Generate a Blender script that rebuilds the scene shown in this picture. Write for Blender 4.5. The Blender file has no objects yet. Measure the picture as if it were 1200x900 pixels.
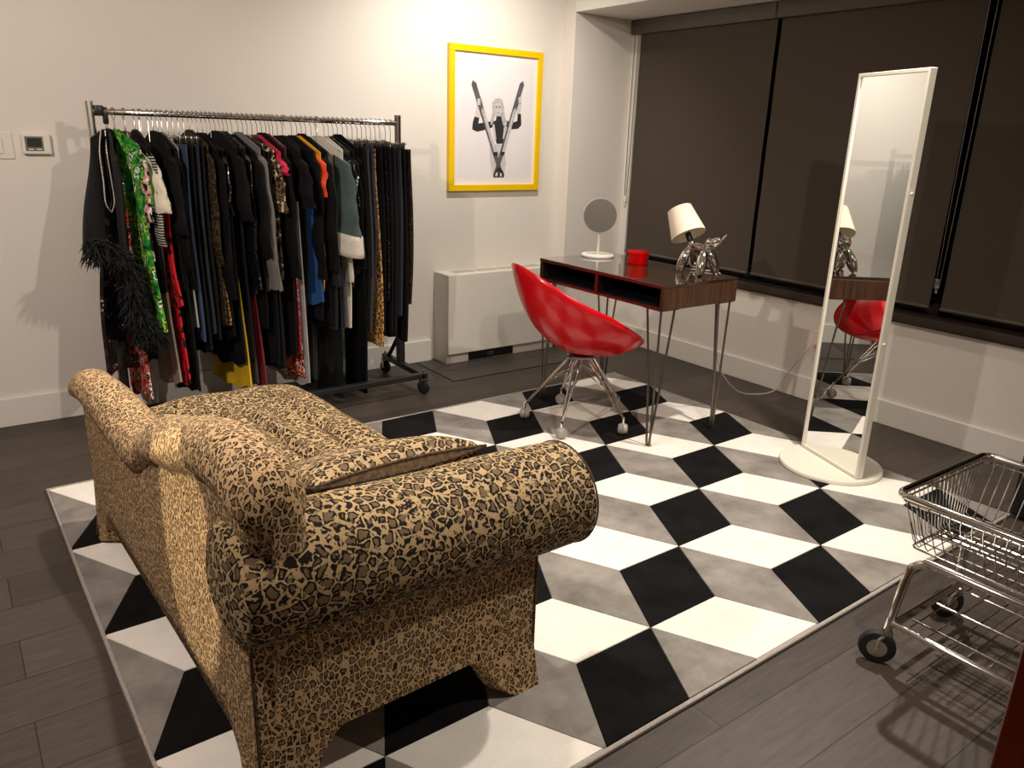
import bpy, bmesh, math, random
from mathutils import Vector, Matrix, Euler
from math import sin, cos, pi, radians, sqrt, atan2
rnd = random.Random(11)
S = bpy.context.scene
COL = S.collection

# ------------------------------------------------------------------ camera
YAW, PIT, ROL, CAMH = 0.63576, 0.30898, 0.03274, 1.35
FPX = 909.22
_f = Vector((sin(YAW)*cos(PIT), cos(YAW)*cos(PIT), -sin(PIT)))
_r = Vector((cos(YAW), -sin(YAW), 0)); _u = _r.cross(_f)
_r2 = _r*cos(ROL)+_u*sin(ROL); _u2 = -_r*sin(ROL)+_u*cos(ROL)
cam_data = bpy.data.cameras.new('camera'); cam = bpy.data.objects.new('camera', cam_data); COL.objects.link(cam)
cam_data.sensor_fit = 'HORIZONTAL'; cam_data.sensor_width = 36; cam_data.lens = 36*FPX/1200
cam_data.clip_start = 0.05; cam_data.clip_end = 60
M3 = Matrix((_r2, _u2, -_f)).transposed()
cam.matrix_world = Matrix.Translation((0, 0, CAMH)) @ M3.to_4x4()
S.camera = cam

# ------------------------------------------------------------------ world, lamps, exposure
W = bpy.data.worlds.new('night'); S.world = W; W.use_nodes = True
W.node_tree.nodes['Background'].inputs[0].default_value = (0.02, 0.025, 0.04, 1)
W.node_tree.nodes['Background'].inputs[1].default_value = 0.3
S.view_settings.view_transform = 'Standard'; S.view_settings.look = 'None'
S.view_settings.gamma = 1.0; S.view_settings.use_curve_mapping = False
S.view_settings.exposure = 0.12
WARM = (1.0, 0.905, 0.80)
def spot(name, loc, target, power, angle=110, blend=0.6, col=WARM, rad=0.03):
    l = bpy.data.lights.new(name, 'SPOT'); l.energy = power; l.color = col
    l.spot_size = radians(angle); l.spot_blend = blend; l.shadow_soft_size = rad
    o = bpy.data.objects.new(name, l); COL.objects.link(o); o.location = loc
    o.rotation_euler = (Vector(target)-Vector(loc)).to_track_quat('-Z', 'Y').to_euler()
    return o
spot('ceiling_spot_mirror', (2.85, 1.55, 2.42), (2.0, 1.75, 0), 200, 100, 0.85)
spot('ceiling_spot_centre', (1.45, 0.46, 2.42), (1.9, 2.6, 0), 98, 120, 0.8)
spot('ceiling_spot_left', (-0.75, 1.7, 2.42), (0.3, 3.2, 0.4), 150, 140, 0.8, (1.0, 0.87, 0.79))
spot('ceiling_spot_art', (2.45, 3.1, 2.42), (2.6, 4.07, 0.9), 80, 125, 0.9, (1.0, 0.95, 0.86))
spot('ceiling_spot_rack', (0.75, 2.35, 2.42), (0.72, 2.1, 0.4), 120, 95, 0.9)
spot('ceiling_spot_chaise', (-1.25, 1.55, 2.42), (0.335, 1.64, 0.47), 300, 9.0, 0.12, (1.0, 0.86, 0.62), 0.012)
spot('added_rear_fill', (0.3, -1.2, 2.42), (0.5, -2.4, 0.6), 130, 110, 0.9)  # added fill behind the camera, brightens what the chrome reflects

# ------------------------------------------------------------------ materials
def newmat(name):
    m = bpy.data.materials.new(name); m.use_nodes = True
    nt = m.node_tree; b = nt.nodes['Principled BSDF']
    return m, nt, b
def lin(c): return tuple(((x/255)/12.92 if x <= 10 else (((x/255)+0.055)/1.055)**2.4) for x in c)+(1,)
def nd(nt, t, **kw):
    n = nt.nodes.new(t)
    for k, v in kw.items(): setattr(n, k, v)
    return n
def mapcoord(nt, kind='Object', scale=(1, 1, 1), rot=(0, 0, 0)):
    tc = nd(nt, 'ShaderNodeTexCoord'); mp = nd(nt, 'ShaderNodeMapping')
    mp.inputs['Scale'].default_value = scale; mp.inputs['Rotation'].default_value = rot
    nt.links.new(tc.outputs[kind], mp.inputs['Vector']); return mp.outputs['Vector']
def noise(nt, vec, scale, detail=3, rough=0.5):
    n = nd(nt, 'ShaderNodeTexNoise'); n.inputs['Scale'].default_value = scale
    n.inputs['Detail'].default_value = detail; n.inputs['Roughness'].default_value = rough
    nt.links.new(vec, n.inputs['Vector']); return n
def ramp(nt, fac, stops, interp='LINEAR'):
    r = nd(nt, 'ShaderNodeValToRGB'); r.color_ramp.interpolation = interp
    e = r.color_ramp.elements
    while len(e) < len(stops): e.new(0.5)
    for k, (p, c) in enumerate(stops): e[k].position = p; e[k].color = c
    nt.links.new(fac, r.inputs['Fac']); return r
def mix(nt, fac, a, b):
    m = nd(nt, 'ShaderNodeMix'); m.data_type = 'RGBA'
    if hasattr(fac, 'links') or not isinstance(fac, float): nt.links.new(fac, m.inputs['Factor'])
    else: m.inputs['Factor'].default_value = fac
    for v, i in ((a, 6), (b, 7)):
        if isinstance(v, tuple): m.inputs[i].default_value = v
        else: nt.links.new(v, m.inputs[i])
    return m.outputs[2]
def math_(nt, op, a, b=0.5):
    m = nd(nt, 'ShaderNodeMath', operation=op)
    for v, i in ((a, 0), (b, 1)):
        if isinstance(v, (int, float)): m.inputs[i].default_value = v
        else: nt.links.new(v, m.inputs[i])
    return m.outputs[0]
def bump(nt, b, height, strength=0.2, dist=0.005):
    n = nd(nt, 'ShaderNodeBump'); n.inputs['Strength'].default_value = strength; n.inputs['Distance'].default_value = dist
    nt.links.new(height, n.inputs['Height']); nt.links.new(n.outputs['Normal'], b.inputs['Normal'])
_cache = {}
def plain(name, rgb, rough=0.5, metal=0.0, spec=0.5, coat=0.0, nscale=30.0, namp=0.06, sheen=0.0, bmp=0.0):
    if name in _cache: return _cache[name]
    m, nt, b = newmat(name); c = lin(rgb)
    v = mapcoord(nt); n = noise(nt, v, nscale)
    d = tuple(x*(1-namp) for x in c[:3])+(1,); l = tuple(min(1, x*(1+namp)) for x in c[:3])+(1,)
    r = ramp(nt, n.outputs['Fac'], [(0.3, d), (0.7, l)])
    nt.links.new(r.outputs['Color'], b.inputs['Base Color'])
    b.inputs['Roughness'].default_value = rough; b.inputs['Metallic'].default_value = metal
    b.inputs['Specular IOR Level'].default_value = spec; b.inputs['Coat Weight'].default_value = coat
    b.inputs['Coat Roughness'].default_value = 0.05
    if sheen: b.inputs['Sheen Weight'].default_value = sheen; b.inputs['Sheen Roughness'].default_value = 0.4
    if bmp: bump(nt, b, n.outputs['Fac'], bmp, 0.003)
    _cache[name] = m; return m
def leopard(name, tan, dark, inner, scale, stretch=(1, 1, 1), rib=False, net=0.075, ring=0.21, rough=0.9):
    m, nt, b = newmat(name)
    v = mapcoord(nt, 'Object', stretch)
    nz = noise(nt, v, scale*1.1, 2)
    add = nd(nt, 'ShaderNodeVectorMath', operation='MULTIPLY_ADD')
    nt.links.new(nz.outputs['Color'], add.inputs[0]); add.inputs[1].default_value = (0.55/scale,)*3
    nt.links.new(v, add.inputs[2])
    vo = nd(nt, 'ShaderNodeTexVoronoi'); vo.feature = 'DISTANCE_TO_EDGE'; vo.inputs['Scale'].default_value = scale; vo.inputs['Randomness'].default_value = 0.9
    nt.links.new(add.outputs[0], vo.inputs['Vector'])
    br = noise(nt, v, scale*2.6, 1)
    bo = math_(nt, 'MULTIPLY', math_(nt, 'SUBTRACT', br.outputs['Fac'], 0.5), 0.55)
    d = math_(nt, 'ADD', vo.outputs['Distance'], math_(nt, 'MULTIPLY', bo, 0.6))
    fine = noise(nt, v, 70, 2)
    t2 = mix(nt, fine.outputs['Fac'], lin(tan), tuple(0.72*x for x in lin(tan)[:3])+(1,))
    rin = ramp(nt, d, [(0.0, (0, 0, 0, 1)), (net, (0, 0, 0, 1)), (net+0.02, (1, 1, 1, 1)), (ring, (1, 1, 1, 1)), (ring+0.03, (0, 0, 0, 1))])
    rinner = ramp(nt, d, [(ring-0.01, (0, 0, 0, 1)), (ring+0.03, (1, 1, 1, 1))])
    c1 = mix(nt, rinner.outputs['Color'], t2, lin(inner))
    bk2 = noise(nt, v, scale*1.5, 1)
    gap = ramp(nt, bk2.outputs['Fac'], [(0.59, (1, 1, 1, 1)), (0.64, (0, 0, 0, 1))])
    c2 = mix(nt, math_(nt, 'MULTIPLY', rin.outputs['Color'], gap.outputs['Color']), c1, lin(dark))
    nt.links.new(c2, b.inputs['Base Color']); b.inputs['Roughness'].default_value = rough
    b.inputs['Specular IOR Level'].default_value = 0.2
    if rib:
        f = noise(nt, v, 320, 2); bump(nt, b, f.outputs['Fac'], 0.25, 0.002)
    return m
def blotch(name, stops, scale, detail=1, rough=0.8, vor=False, interp='CONSTANT', spec=0.3, stretch=(1, 1, 1)):
    m, nt, b = newmat(name); v = mapcoord(nt, 'Object', stretch)
    if vor:
        n = nd(nt, 'ShaderNodeTexVoronoi'); n.inputs['Scale'].default_value = scale; nt.links.new(v, n.inputs['Vector'])
        sep = nd(nt, 'ShaderNodeSeparateColor'); nt.links.new(n.outputs['Color'], sep.inputs[0]); f = sep.outputs[0]
    else:
        f = noise(nt, v, scale, detail).outputs['Fac']
    r = ramp(nt, f, [(p, lin(c)) for p, c in stops], interp)
    nt.links.new(r.outputs['Color'], b.inputs['Base Color']); b.inputs['Roughness'].default_value = rough
    b.inputs['Specular IOR Level'].default_value = spec
    return m
def stripes(name, c1, c2, scale, axis=(0, 0, 1), rough=0.8):
    m, nt, b = newmat(name); v = mapcoord(nt)
    w = nd(nt, 'ShaderNodeTexWave'); w.wave_type = 'BANDS'
    w.bands_direction = 'Z' if axis[2] else ('Y' if axis[1] else 'X')
    w.inputs['Scale'].default_value = scale; w.inputs['Distortion'].default_value = 0.5
    nt.links.new(v, w.inputs['Vector'])
    r = ramp(nt, w.outputs['Fac'], [(0.0, lin(c1)), (0.6, lin(c2))], 'CONSTANT')
    nt.links.new(r.outputs['Color'], b.inputs['Base Color']); b.inputs['Roughness'].default_value = rough
    return m
def sparkle(name, base, dot, scale, thr=0.28, rough=0.4, metal=0.0):
    m, nt, b = newmat(name); v = mapcoord(nt)
    n = nd(nt, 'ShaderNodeTexVoronoi'); n.inputs['Scale'].default_value = scale; nt.links.new(v, n.inputs['Vector'])
    sep = nd(nt, 'ShaderNodeSeparateColor'); nt.links.new(n.outputs['Color'], sep.inputs[0])
    k = math_(nt, 'MULTIPLY', math_(nt, 'LESS_THAN', n.outputs['Distance'], thr), math_(nt, 'GREATER_THAN', sep.outputs[1], 0.5))
    c = mix(nt, k, lin(base), lin(dot)); nt.links.new(c, b.inputs['Base Color'])
    b.inputs['Roughness'].default_value = rough; nt.links.new(k, b.inputs['Metallic'])
    return m

def wood_floor():
    m, nt, b = newmat('dark_plank_floor')
    v = mapcoord(nt, 'Object')
    br = nd(nt, 'ShaderNodeTexBrick'); br.offset = 0.37; br.inputs['Scale'].default_value = 1.0
    br.inputs['Brick Width'].default_value = 1.35; br.inputs['Row Height'].default_value = 0.185
    br.inputs['Mortar Size'].default_value = 0.0016; br.inputs['Bias'].default_value = 0.0
    br.inputs['Color1'].default_value = lin((74, 64, 56)); br.inputs['Color2'].default_value = lin((60, 52, 46))
    br.inputs['Mortar'].default_value = lin((24, 20, 18))
    nt.links.new(v, br.inputs['Vector'])
    n = noise(nt, mapcoord(nt, 'Object', (2.5, 22, 1)), 3.0, 6, 0.65)
    r = ramp(nt, n.outputs['Fac'], [(0.25, (0.62, 0.62, 0.62, 1)), (0.75, (1.25, 1.25, 1.25, 1))])
    mx = nd(nt, 'ShaderNodeMix'); mx.data_type = 'RGBA'; mx.blend_type = 'MULTIPLY'; mx.inputs['Factor'].default_value = 1.0
    nt.links.new(br.outputs['Color'], mx.inputs[6]); nt.links.new(r.outputs['Color'], mx.inputs[7])
    nt.links.new(mx.outputs[2], b.inputs['Base Color'])
    b.inputs['Roughness'].default_value = 0.5; b.inputs['Specular IOR Level'].default_value = 0.35
    bump(nt, b, n.outputs['Fac'], 0.08, 0.002)
    return m
def rustic_wood(name, c1, c2, rot=(0, 0, 0), rough=0.25, stretch=(40, 40, 2.0), coat=0.0):
    m, nt, b = newmat(name)
    n = noise(nt, mapcoord(nt, 'Object', stretch, rot), 1.6, 6, 0.7)
    r = ramp(nt, n.outputs['Fac'], [(0.3, lin(c1)), (0.5, tuple(0.5*(a+b_) for a, b_ in zip(lin(c1), lin(c2)))), (0.72, lin(c2))])
    nt.links.new(r.outputs['Color'], b.inputs['Base Color']); b.inputs['Roughness'].default_value = rough
    b.inputs['Coat Weight'].default_value = coat; b.inputs['Coat Roughness'].default_value = 0.03
    return m
def plush(name, rgb, amp=0.2):
    m, nt, b = newmat(name); v = mapcoord(nt)
    n = noise(nt, v, 7, 5, 0.6); c = lin(rgb)
    r = ramp(nt, n.outputs['Fac'], [(0.3, tuple(x*(1-amp) for x in c[:3])+(1,)), (0.7, tuple(min(1, x*(1+amp)) for x in c[:3])+(1,))])
    nt.links.new(r.outputs['Color'], b.inputs['Base Color']); b.inputs['Roughness'].default_value = 0.95
    b.inputs['Specular IOR Level'].default_value = 0.15
    f = noise(nt, v, 260, 2); bump(nt, b, f.outputs['Fac'], 0.4, 0.004)
    return m

WALL = plain('white_wall_paint', (226, 218, 208), 0.75, nscale=3, namp=0.015, spec=0.3)
TRIMW = plain('white_trim_paint', (228, 222, 212), 0.45, nscale=4, namp=0.01)
CEIL = plain('white_ceiling_paint', (230, 226, 220), 0.8, nscale=3, namp=0.01)
FLOOR = wood_floor()
CHROME = plain('polished_chrome', (225, 222, 216), 0.08, 1.0, nscale=8, namp=0.02)
STEEL = plain('satin_steel', (150, 146, 140), 0.28, 1.0, nscale=8, namp=0.04)
DARKST = plain('dark_raw_steel', (120, 112, 104), 0.35, 1.0, nscale=20, namp=0.1)
BLACKM = plain('black_painted_metal', (26, 26, 27), 0.4, nscale=15, namp=0.1)
BLACKP = plain('black_plastic', (14, 14, 14), 0.4, nscale=15, namp=0.1)
RUBBER = plain('black_rubber', (20, 20, 21), 0.7, nscale=15, namp=0.1)
WHITEP = plain('white_plastic', (226, 220, 208), 0.4, nscale=6, namp=0.015)
BLIND = plain('dark_roller_fabric', (78, 69, 60), 0.85, nscale=260, namp=0.10, spec=0.2)
MIRROR = plain('mirror_silver', (236, 238, 236), 0.01, 1.0, nscale=2, namp=0.0)

# ------------------------------------------------------------------ mesh helpers
class B:
    def __init__(s): s.bm = bmesh.new(); s.mi = 0
    def face(s, vs):
        try: f = s.bm.faces.new(vs); f.material_index = s.mi; return f
        except ValueError: return None
    def v(s, p): return s.bm.verts.new(p)
    def box(s, x0, x1, y0, y1, z0, z1, bev=0.0, M=None):
        c = [(x0, y0, z0), (x1, y0, z0), (x1, y1, z0), (x0, y1, z0), (x0, y0, z1), (x1, y0, z1), (x1, y1, z1), (x0, y1, z1)]
        if M is not None: c = [M @ Vector(p) for p in c]
        t = bmesh.new(); vs = [t.verts.new(p) for p in c]
        for q in ((0, 3, 2, 1), (4, 5, 6, 7), (0, 1, 5, 4), (1, 2, 6, 5), (2, 3, 7, 6), (3, 0, 4, 7)): t.faces.new([vs[i] for i in q])
        if bev: bmesh.ops.bevel(t, geom=t.edges[:], offset=bev, segments=2, affect='EDGES', profile=0.5)
        s.merge(t); return s
    def merge(s, t):
        mp = {}
        for v in t.verts: mp[v] = s.bm.verts.new(v.co)
        for f in t.faces:
            g = s.face([mp[v] for v in f.verts])
        t.free()
    def rings(s, rings, closed=True, cap0=True, cap1=True):
        R = [[s.v(p) for p in r] for r in rings]; n = len(R[0])
        for a, b in zip(R, R[1:]):
            for i in range(n if closed else n-1):
                j = (i+1) % n; s.face([a[i], a[j], b[j], b[i]])
        if closed and cap0: s.face(R[0][::-1])
        if closed and cap1: s.face(R[-1])
        return R
    def tube(s, path, r, n=8, cap=True, closed=False):
        P = [Vector(p) for p in path]; m = len(P)
        rr = r if isinstance(r, (list, tuple)) else [r]*m
        T = []
        for i in range(m):
            if closed: t = P[(i+1) % m]-P[i-1]
            else: t = P[min(i+1, m-1)]-P[max(i-1, 0)]
            T.append(t.normalized())
        up = Vector((0, 0, 1)) if abs(T[0].z) < 0.9 else Vector((1, 0, 0))
        nx = T[0].cross(up).normalized(); rings = []
        for i in range(m):
            nx = (nx-T[i]*nx.dot(T[i])).normalized(); ny = T[i].cross(nx)
            rings.append([P[i]+(nx*cos(2*pi*k/n)+ny*sin(2*pi*k/n))*rr[i] for k in range(n)])
        R = [[s.v(p) for p in q] for q in rings]
        for i in range(m if closed else m-1):
            a, b = R[i], R[(i+1) % m]
            for k in range(n): s.face([a[k], a[(k+1) % n], b[(k+1) % n], b[k]])
        if cap and not closed: s.face(R[0][::-1]); s.face(R[-1])
        return s
    def lathe(s, prof, n=32, M=None, cap=True):
        rings = [[Vector((r*cos(2*pi*k/n), r*sin(2*pi*k/n), z)) for k in range(n)] for r, z in prof]
        if M is not None: rings = [[M @ p for p in q] for q in rings]
        s.rings(rings, True, cap, cap); return s
    def prism(s, pts, z0, z1, M=None):
        a = [Vector((x, y, z0)) for x, y in pts]; b = [Vector((x, y, z1)) for x, y in pts]
        if M is not None: a = [M @ p for p in a]; b = [M @ p for p in b]
        s.rings([a, b]); return s
    def build(s, name, mats, parent=None, smooth=True, loc=None, mods=(), autos=True):
        bmesh.ops.remove_doubles(s.bm, verts=s.bm.verts[:], dist=1e-6)
        bmesh.ops.recalc_face_normals(s.bm, faces=s.bm.faces[:])
        me = bpy.data.meshes.new(name); s.bm.to_mesh(me); s.bm.free()
        if not isinstance(mats, (list, tuple)): mats = [mats]
        for m in mats: me.materials.append(m)
        if smooth:
            me.polygons.foreach_set('use_smooth', [True]*len(me.polygons))
            if autos: me.set_sharp_from_angle(angle=radians(40))
        o = bpy.data.objects.new(name, me); COL.objects.link(o)
        if parent is not None: o.parent = parent
        if loc is not None: o.location = loc
        for k in mods:
            md = o.modifiers.new(k[0].lower(), k[0])
            for a, val in k[1].items(): setattr(md, a, val)
        return o
def tag(o, label, cat, group=None, kind=None):
    o['label'] = label; o['category'] = cat
    if group: o['group'] = group
    if kind: o['kind'] = kind
    return o
def thing(name, label, cat, loc=(0, 0, 0), rz=0.0, group=None):
    o = bpy.data.objects.new(name, None); COL.objects.link(o); o.location = loc; o.rotation_euler = (0, 0, rz)
    o.empty_display_size = 0.05
    return tag(o, label, cat, group)
def struct(o, label=None):
    o['kind'] = 'structure'
    if label: o['label'] = label
    return o
def lerp(a, b, t): return a+(b-a)*t
def smooth01(x): x = max(0.0, min(1.0, x)); return x*x*(3-2*x)
def interp(tab, x):
    if x <= tab[0][0]: return tab[0][1]
    for (a, va), (b, vb) in zip(tab, tab[1:]):
        if x <= b: return lerp(va, vb, smooth01((x-a)/(b-a))*0.5+0.5*(x-a)/(b-a))
    return tab[-1][1]

# ------------------------------------------------------------------ room shell
YB, XW, XP, YR, XB, ZC = 4.069, 3.778, 3.314, 3.965, 3.803, 2.50
struct(B().box(-2.6, 4.3, -2.6, 4.3, -0.12, 0).build('floor', FLOOR, smooth=False))
struct(B().box(-2.6, 4.3, -2.6, 4.3, ZC, ZC+0.1).build('ceiling', CEIL, smooth=False))
struct(B().box(-2.6, 4.3, YB, YB+0.12, 0, ZC).build('wall_back', WALL, smooth=False))
struct(B().box(-2.6, -2.5, -2.6, YB, 0, ZC).build('wall_left', WALL, smooth=False))
struct(B().box(-2.5, 4.3, -2.6, -2.5, 0, ZC).build('wall_front', WALL, smooth=False))
w = B(); w.box(XW, XW+0.12, -2.5, YR, 0, 0.56); w.box(XB+0.06, XB+0.2, -2.5, YR, 2.06, ZC)
struct(w.build('wall_right', WALL, smooth=False))
struct(B().box(XP, 4.1, YR, YB, 0, ZC, 0.004).build('wall_return', WALL, smooth=False))
struct(B().box(XP, 4.1, -2.5, YR, 2.078, ZC).build('ceiling_soffit', CEIL, smooth=False))
b = B(); b.box(XW-0.016, XW, -2.5, YR, 0, 0.126, 0.003)
struct(b.build('baseboard_right', TRIMW, smooth=False))
b = B(); b.box(-2.5, 2.36, YB-0.016, YB, 0, 0.134, 0.003)
struct(b.build('baseboard_back', TRIMW, smooth=False))
SILL = rustic_wood('dark_brown_sill', (40, 30, 24), (58, 45, 37), rough=0.45, stretch=(30, 2, 30))
b = B(); b.box(3.738, 3.99, -2.5, YR, 0.545, 0.585, 0.004); b.box(3.752, 3.80, -2.5, YR, 0.535, 0.545)
struct(b.build('window_sill', SILL, smooth=False))
GLASS = plain('dark_night_glass', (10, 11, 14), 0.05, nscale=2, namp=0.0)
WFRAME = plain('window_frame_paint', (224, 218, 208), 0.5, nscale=5, namp=0.02)
wn = B()
wn.box(3.90, 3.95, 3.90, YR, 0.585, 2.07, 0.003)
for y in (2.84, 1.75, 0.62): wn.box(3.90, 3.95, y-0.03, y+0.03, 0.585, 2.07, 0.003)
wn.box(3.90, 3.95, -2.5, YR, 0.585, 0.63); wn.box(3.90, 3.95, -2.5, YR, 2.02, 2.07)
wo = struct(wn.build('window_1', plain('window_frame_dark', (40, 36, 33), 0.5), smooth=False))
B().box(3.955, 3.965, -2.5, YR, 0.585, 2.07).build('window_pane', GLASS, wo, smooth=False)
struct(B().box(3.80, 3.83, 3.90, YR, 0.585, 2.0, 0.004).build('trim_1', WFRAME, smooth=False), 'white jamb strip at left edge of the blinds')
# tiled inset in the floor in front of the convector
TILE = plain('grey_slate_tile', (66, 60, 54), 0.5, nscale=5, namp=0.12)
b = B()
b.mi = 1
b.box(2.245, 3.30, 3.606, 3.614, 0, 0.0025); b.box(2.245, 2.253, 3.606, YB, 0, 0.0025)
b.mi = 0
for i in range(3):
    x0 = 2.256+i*0.35
    for y0, y1 in ((3.617, 3.80), (3.803, YB)): b.box(x0, x0+0.347, y0, y1, 0, 0.002)
struct(b.build('floor_tile_inset', [TILE, plain('dark_tile_edge', (22, 18, 16), 0.6)], smooth=False))

# ------------------------------------------------------------------ roller blinds
CASS = plain('dark_blind_cassette', (84, 77, 70), 0.45, nscale=12, namp=0.04)
def blind(y0, y1, c0, c1, label, chain=None):
    t = thing('roller_blind', label, 'blind', (XB, (y0+y1)/2, 0.6), 0, 'roller blinds across the window'); cy = (y0+y1)/2
    L = lambda z: z-0.6
    f = B(); n = 24; rr = []
    for i in range(2):
        rr.append([])
    pts = []
    for k in range(n+1):
        z = 0.632+(2.0-0.632)*k/n; pts.append((0.0012*sin(k*0.9), L(z)))
    for k in range(n):
        (xa, za), (xb, zb) = pts[k], pts[k+1]
    ringA = [[Vector((x-0.0006, y0-cy, z)), Vector((x+0.0006, y0-cy, z)), Vector((x+0.0006, y1-cy, z)), Vector((x-0.0006, y1-cy, z))] for x, z in pts]
    f.rings(ringA); f.build('blind_fabric', BLIND, t)
    h = B(); h.tube([(0, y0-cy, L(0.628)), (0, y1-cy, L(0.628))], 0.010, 10); h.build('hem_bar', CASS, t)
    c = B(); c.box(-0.034, 0.05, c0-cy, c1-cy, L(1.992), L(2.075), 0.006); c.build('cassette', CASS, t, smooth=False)
    if chain:
        yc, zb = chain; k = B()
        for dy in (-0.017, 0.017):
            k.tube([(-0.012, yc-cy+dy, L(1.99)), (-0.012, yc-cy+dy*0.9, L(1.4)), (-0.012, yc-cy+dy*0.5, L(zb))], 0.0022, 6)
        k.build('pull_chain', STEEL, t)
        k = B(); k.box(-0.02, -0.004, yc-cy-0.014, yc-cy+0.014, L(zb-0.035), L(zb+0.01), 0.003); k.box(-0.017, -0.007, yc-cy-0.008, yc-cy+0.008, L(zb-0.06), L(zb-0.03), 0.003)
        k.build('chain_weight', WHITEP if yc > 3 else STEEL, t)
    return t
blind(2.862, 3.885, 2.857, 3.955, 'dark brown roller blind nearest the white corner, behind the desk', (3.915, 0.98))
blind(1.79, 2.835, 1.76, 2.853, 'dark brown roller blind behind the tall mirror')
blind(0.60, 1.735, 0.58, 1.756, 'dark brown roller blind right of the tall mirror and the chain', (1.763, 0.76))

# ------------------------------------------------------------------ rug
def clip_poly(poly, x0, x1, y0, y1):
    def cl(p, ax, lim, sg):
        out = []
        for i in range(len(p)):
            a, b_ = p[i-1], p[i]; da, db = sg*(a[ax]-lim), sg*(b_[ax]-lim)
            if (da >= 0) != (db >= 0):
                t = da/(da-db); out.append((a[0]+(b_[0]-a[0])*t, a[1]+(b_[1]-a[1])*t))
            if db >= 0: out.append(b_)
        return out
    for ax, lim, sg in ((0, x0, 1), (0, x1, -1), (1, y0, 1), (1, y1, -1)):
        poly = cl(poly, ax, lim, sg)
        if len(poly) < 3: return []
    return poly
SR, AR, H3 = 0.3205, 0.9004, sqrt(3)/2
RT = 0.012
rug = thing('rug', 'black, white and grey geometric cube-pattern rug under the chaise and desk', 'rug', (1.0692*(1-RT/CAMH), 1.0265*(1-RT/CAMH), 0), 0.0143)
X0, X1, Y0, Y1 = -3.0, 7.5, 0.0, 8*H3
pile = B()
for i in range(-4, 7):
    for j in range(-3, 11):
        if (i+j) % 2: continue
        cx, cy = 1.5*i, H3*j
        for mi, (a0, a1) in enumerate(((0, -60), (0, 60), (60, 120))):
            p0 = (cx, cy); p1 = (cx+cos(radians(a0)), cy+sin(radians(a0))); p3 = (cx+cos(radians(a1)), cy+sin(radians(a1)))
            p2 = (p1[0]+p3[0]-cx, p1[1]+p3[1]-cy)
            pl = clip_poly([p0, p1, p2, p3], X0+.03, X1-.03, Y0+.03, Y1-.03)
            if not pl: continue
            mx_ = sum(p[0] for p in pl)/len(pl); my_ = sum(p[1] for p in pl)/len(pl)
            k = 1-0.004/SR/1.0
            sc = 0.9985*(1-RT/CAMH)
            top = [Vector(((mx_+(x-mx_)*k)*SR*AR*sc, (my_+(y-my_)*k)*SR*sc, RT)) for x, y in pl]
            low = [Vector((x*SR*AR*sc, y*SR*sc, RT-0.004)) for x, y in pl]
            pile.mi = mi
            area = sum(pl[q-1][0]*pl[q][1]-pl[q][0]*pl[q-1][1] for q in range(len(pl)))
            if abs(area) < 1e-4: continue
            vt = [pile.v(p) for p in top]; vl = [pile.v(p) for p in low]; pile.face(vt)
            for q in range(len(pl)): pile.face([vl[q-1], vl[q], vt[q], vt[q-1]])
pile.build('pile', [plush('white_pile', (232, 226, 216), 0.07), plush('black_pile', (15, 14, 14), 0.7), plush('grey_pile', (134, 128, 121), 0.34)], rug, smooth=False)
sc = (1-RT/CAMH)
a, b2, c_, d_ = X0*SR*AR*sc, X1*SR*AR*sc, Y0*SR*sc, Y1*SR*sc
bd = B(); bd.box(a, b2, c_, d_, 0, RT-0.004)
bd.tube([(a, c_, .006), (b2, c_, .006), (b2, d_, .006), (a, d_, .006)], 0.0065, 8, closed=True)
bd.build('bound_edge', plain('grey_rug_binding', (158, 150, 141), 0.9, nscale=200, namp=0.2), rug)

# ------------------------------------------------------------------ chaise
LEO = leopard('leopard_upholstery', (184, 156, 114), (28, 22, 17), (106, 88, 64), 42, rib=True, net=.06, ring=.235)
LEOB = leopard('leopard_upholstery_lit_back', (204, 170, 126), (42, 31, 23), (128, 104, 74), 70, (1, 1, 0.7), rib=True, net=.085, ring=.235)  # same fabric as the seat, colours lifted for light on the back
PIPE = plain('dark_leopard_piping', (74, 56, 36), 0.9, nscale=120, namp=0.8)
ch = thing('chaise_longue', 'leopard print chaise longue with one rolled arm, standing on the patterned rug', 'sofa', (0.350, 1.27, RT), math.atan(0.045))
D, LN = 0.70, 1.455
# base with skirts ending in integral feet
def base_loop(inset):
    pts = []; r = 0.035
    def side(p, q, n):
        for k in range(n): t = k/n; pts.append((lerp(p[0], q[0], t), lerp(p[1], q[1], t)))
    u0, u1, v0, v1 = inset, D-inset, inset, LN-inset
    side((u0, v0), (u1, v0), 40); side((u1, v0), (u1, v1), 70); side((u1, v1), (u0, v1), 40); side((u0, v1), (u0, v0), 70)
    return pts
def zbase(u, v, hz):
    du = min(u, D-u); dv = min(v, LN-v); d = max(0.0, max(du, dv))
    ar = 0.142 if du > dv or (dv < 0.03) else 0.118
    return ar*smooth01((d-0.055)/0.13)
bb = B(); rr = []
outer = base_loop(0)
prof = [(0.0, -0.006), (0.05, 0.0), (0.35, 0.0), (0.7, 0.0), (1.0, 0.0)]
for t, off in prof:
    ring = []
    for u, v in outer:
        zb = zbase(u, v, 0); z = lerp(zb, 0.45 if v < .05 else 0.37, t)
        fl = 0.018*max(0, 1-z/0.14)**2
        cu = 1 if u > D/2 else -1; cv = 1 if v > LN/2 else -1
        eu = fl*cu*smooth01(1-min(u, D-u)/0.08); ev = fl*cv*smooth01(1-min(v, LN-v)/0.08)
        ring.append(Vector((u+eu+(.004 if u < .001 else 0), v+ev, z)))
    rr.append(ring)
inner = base_loop(0.04)
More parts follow.
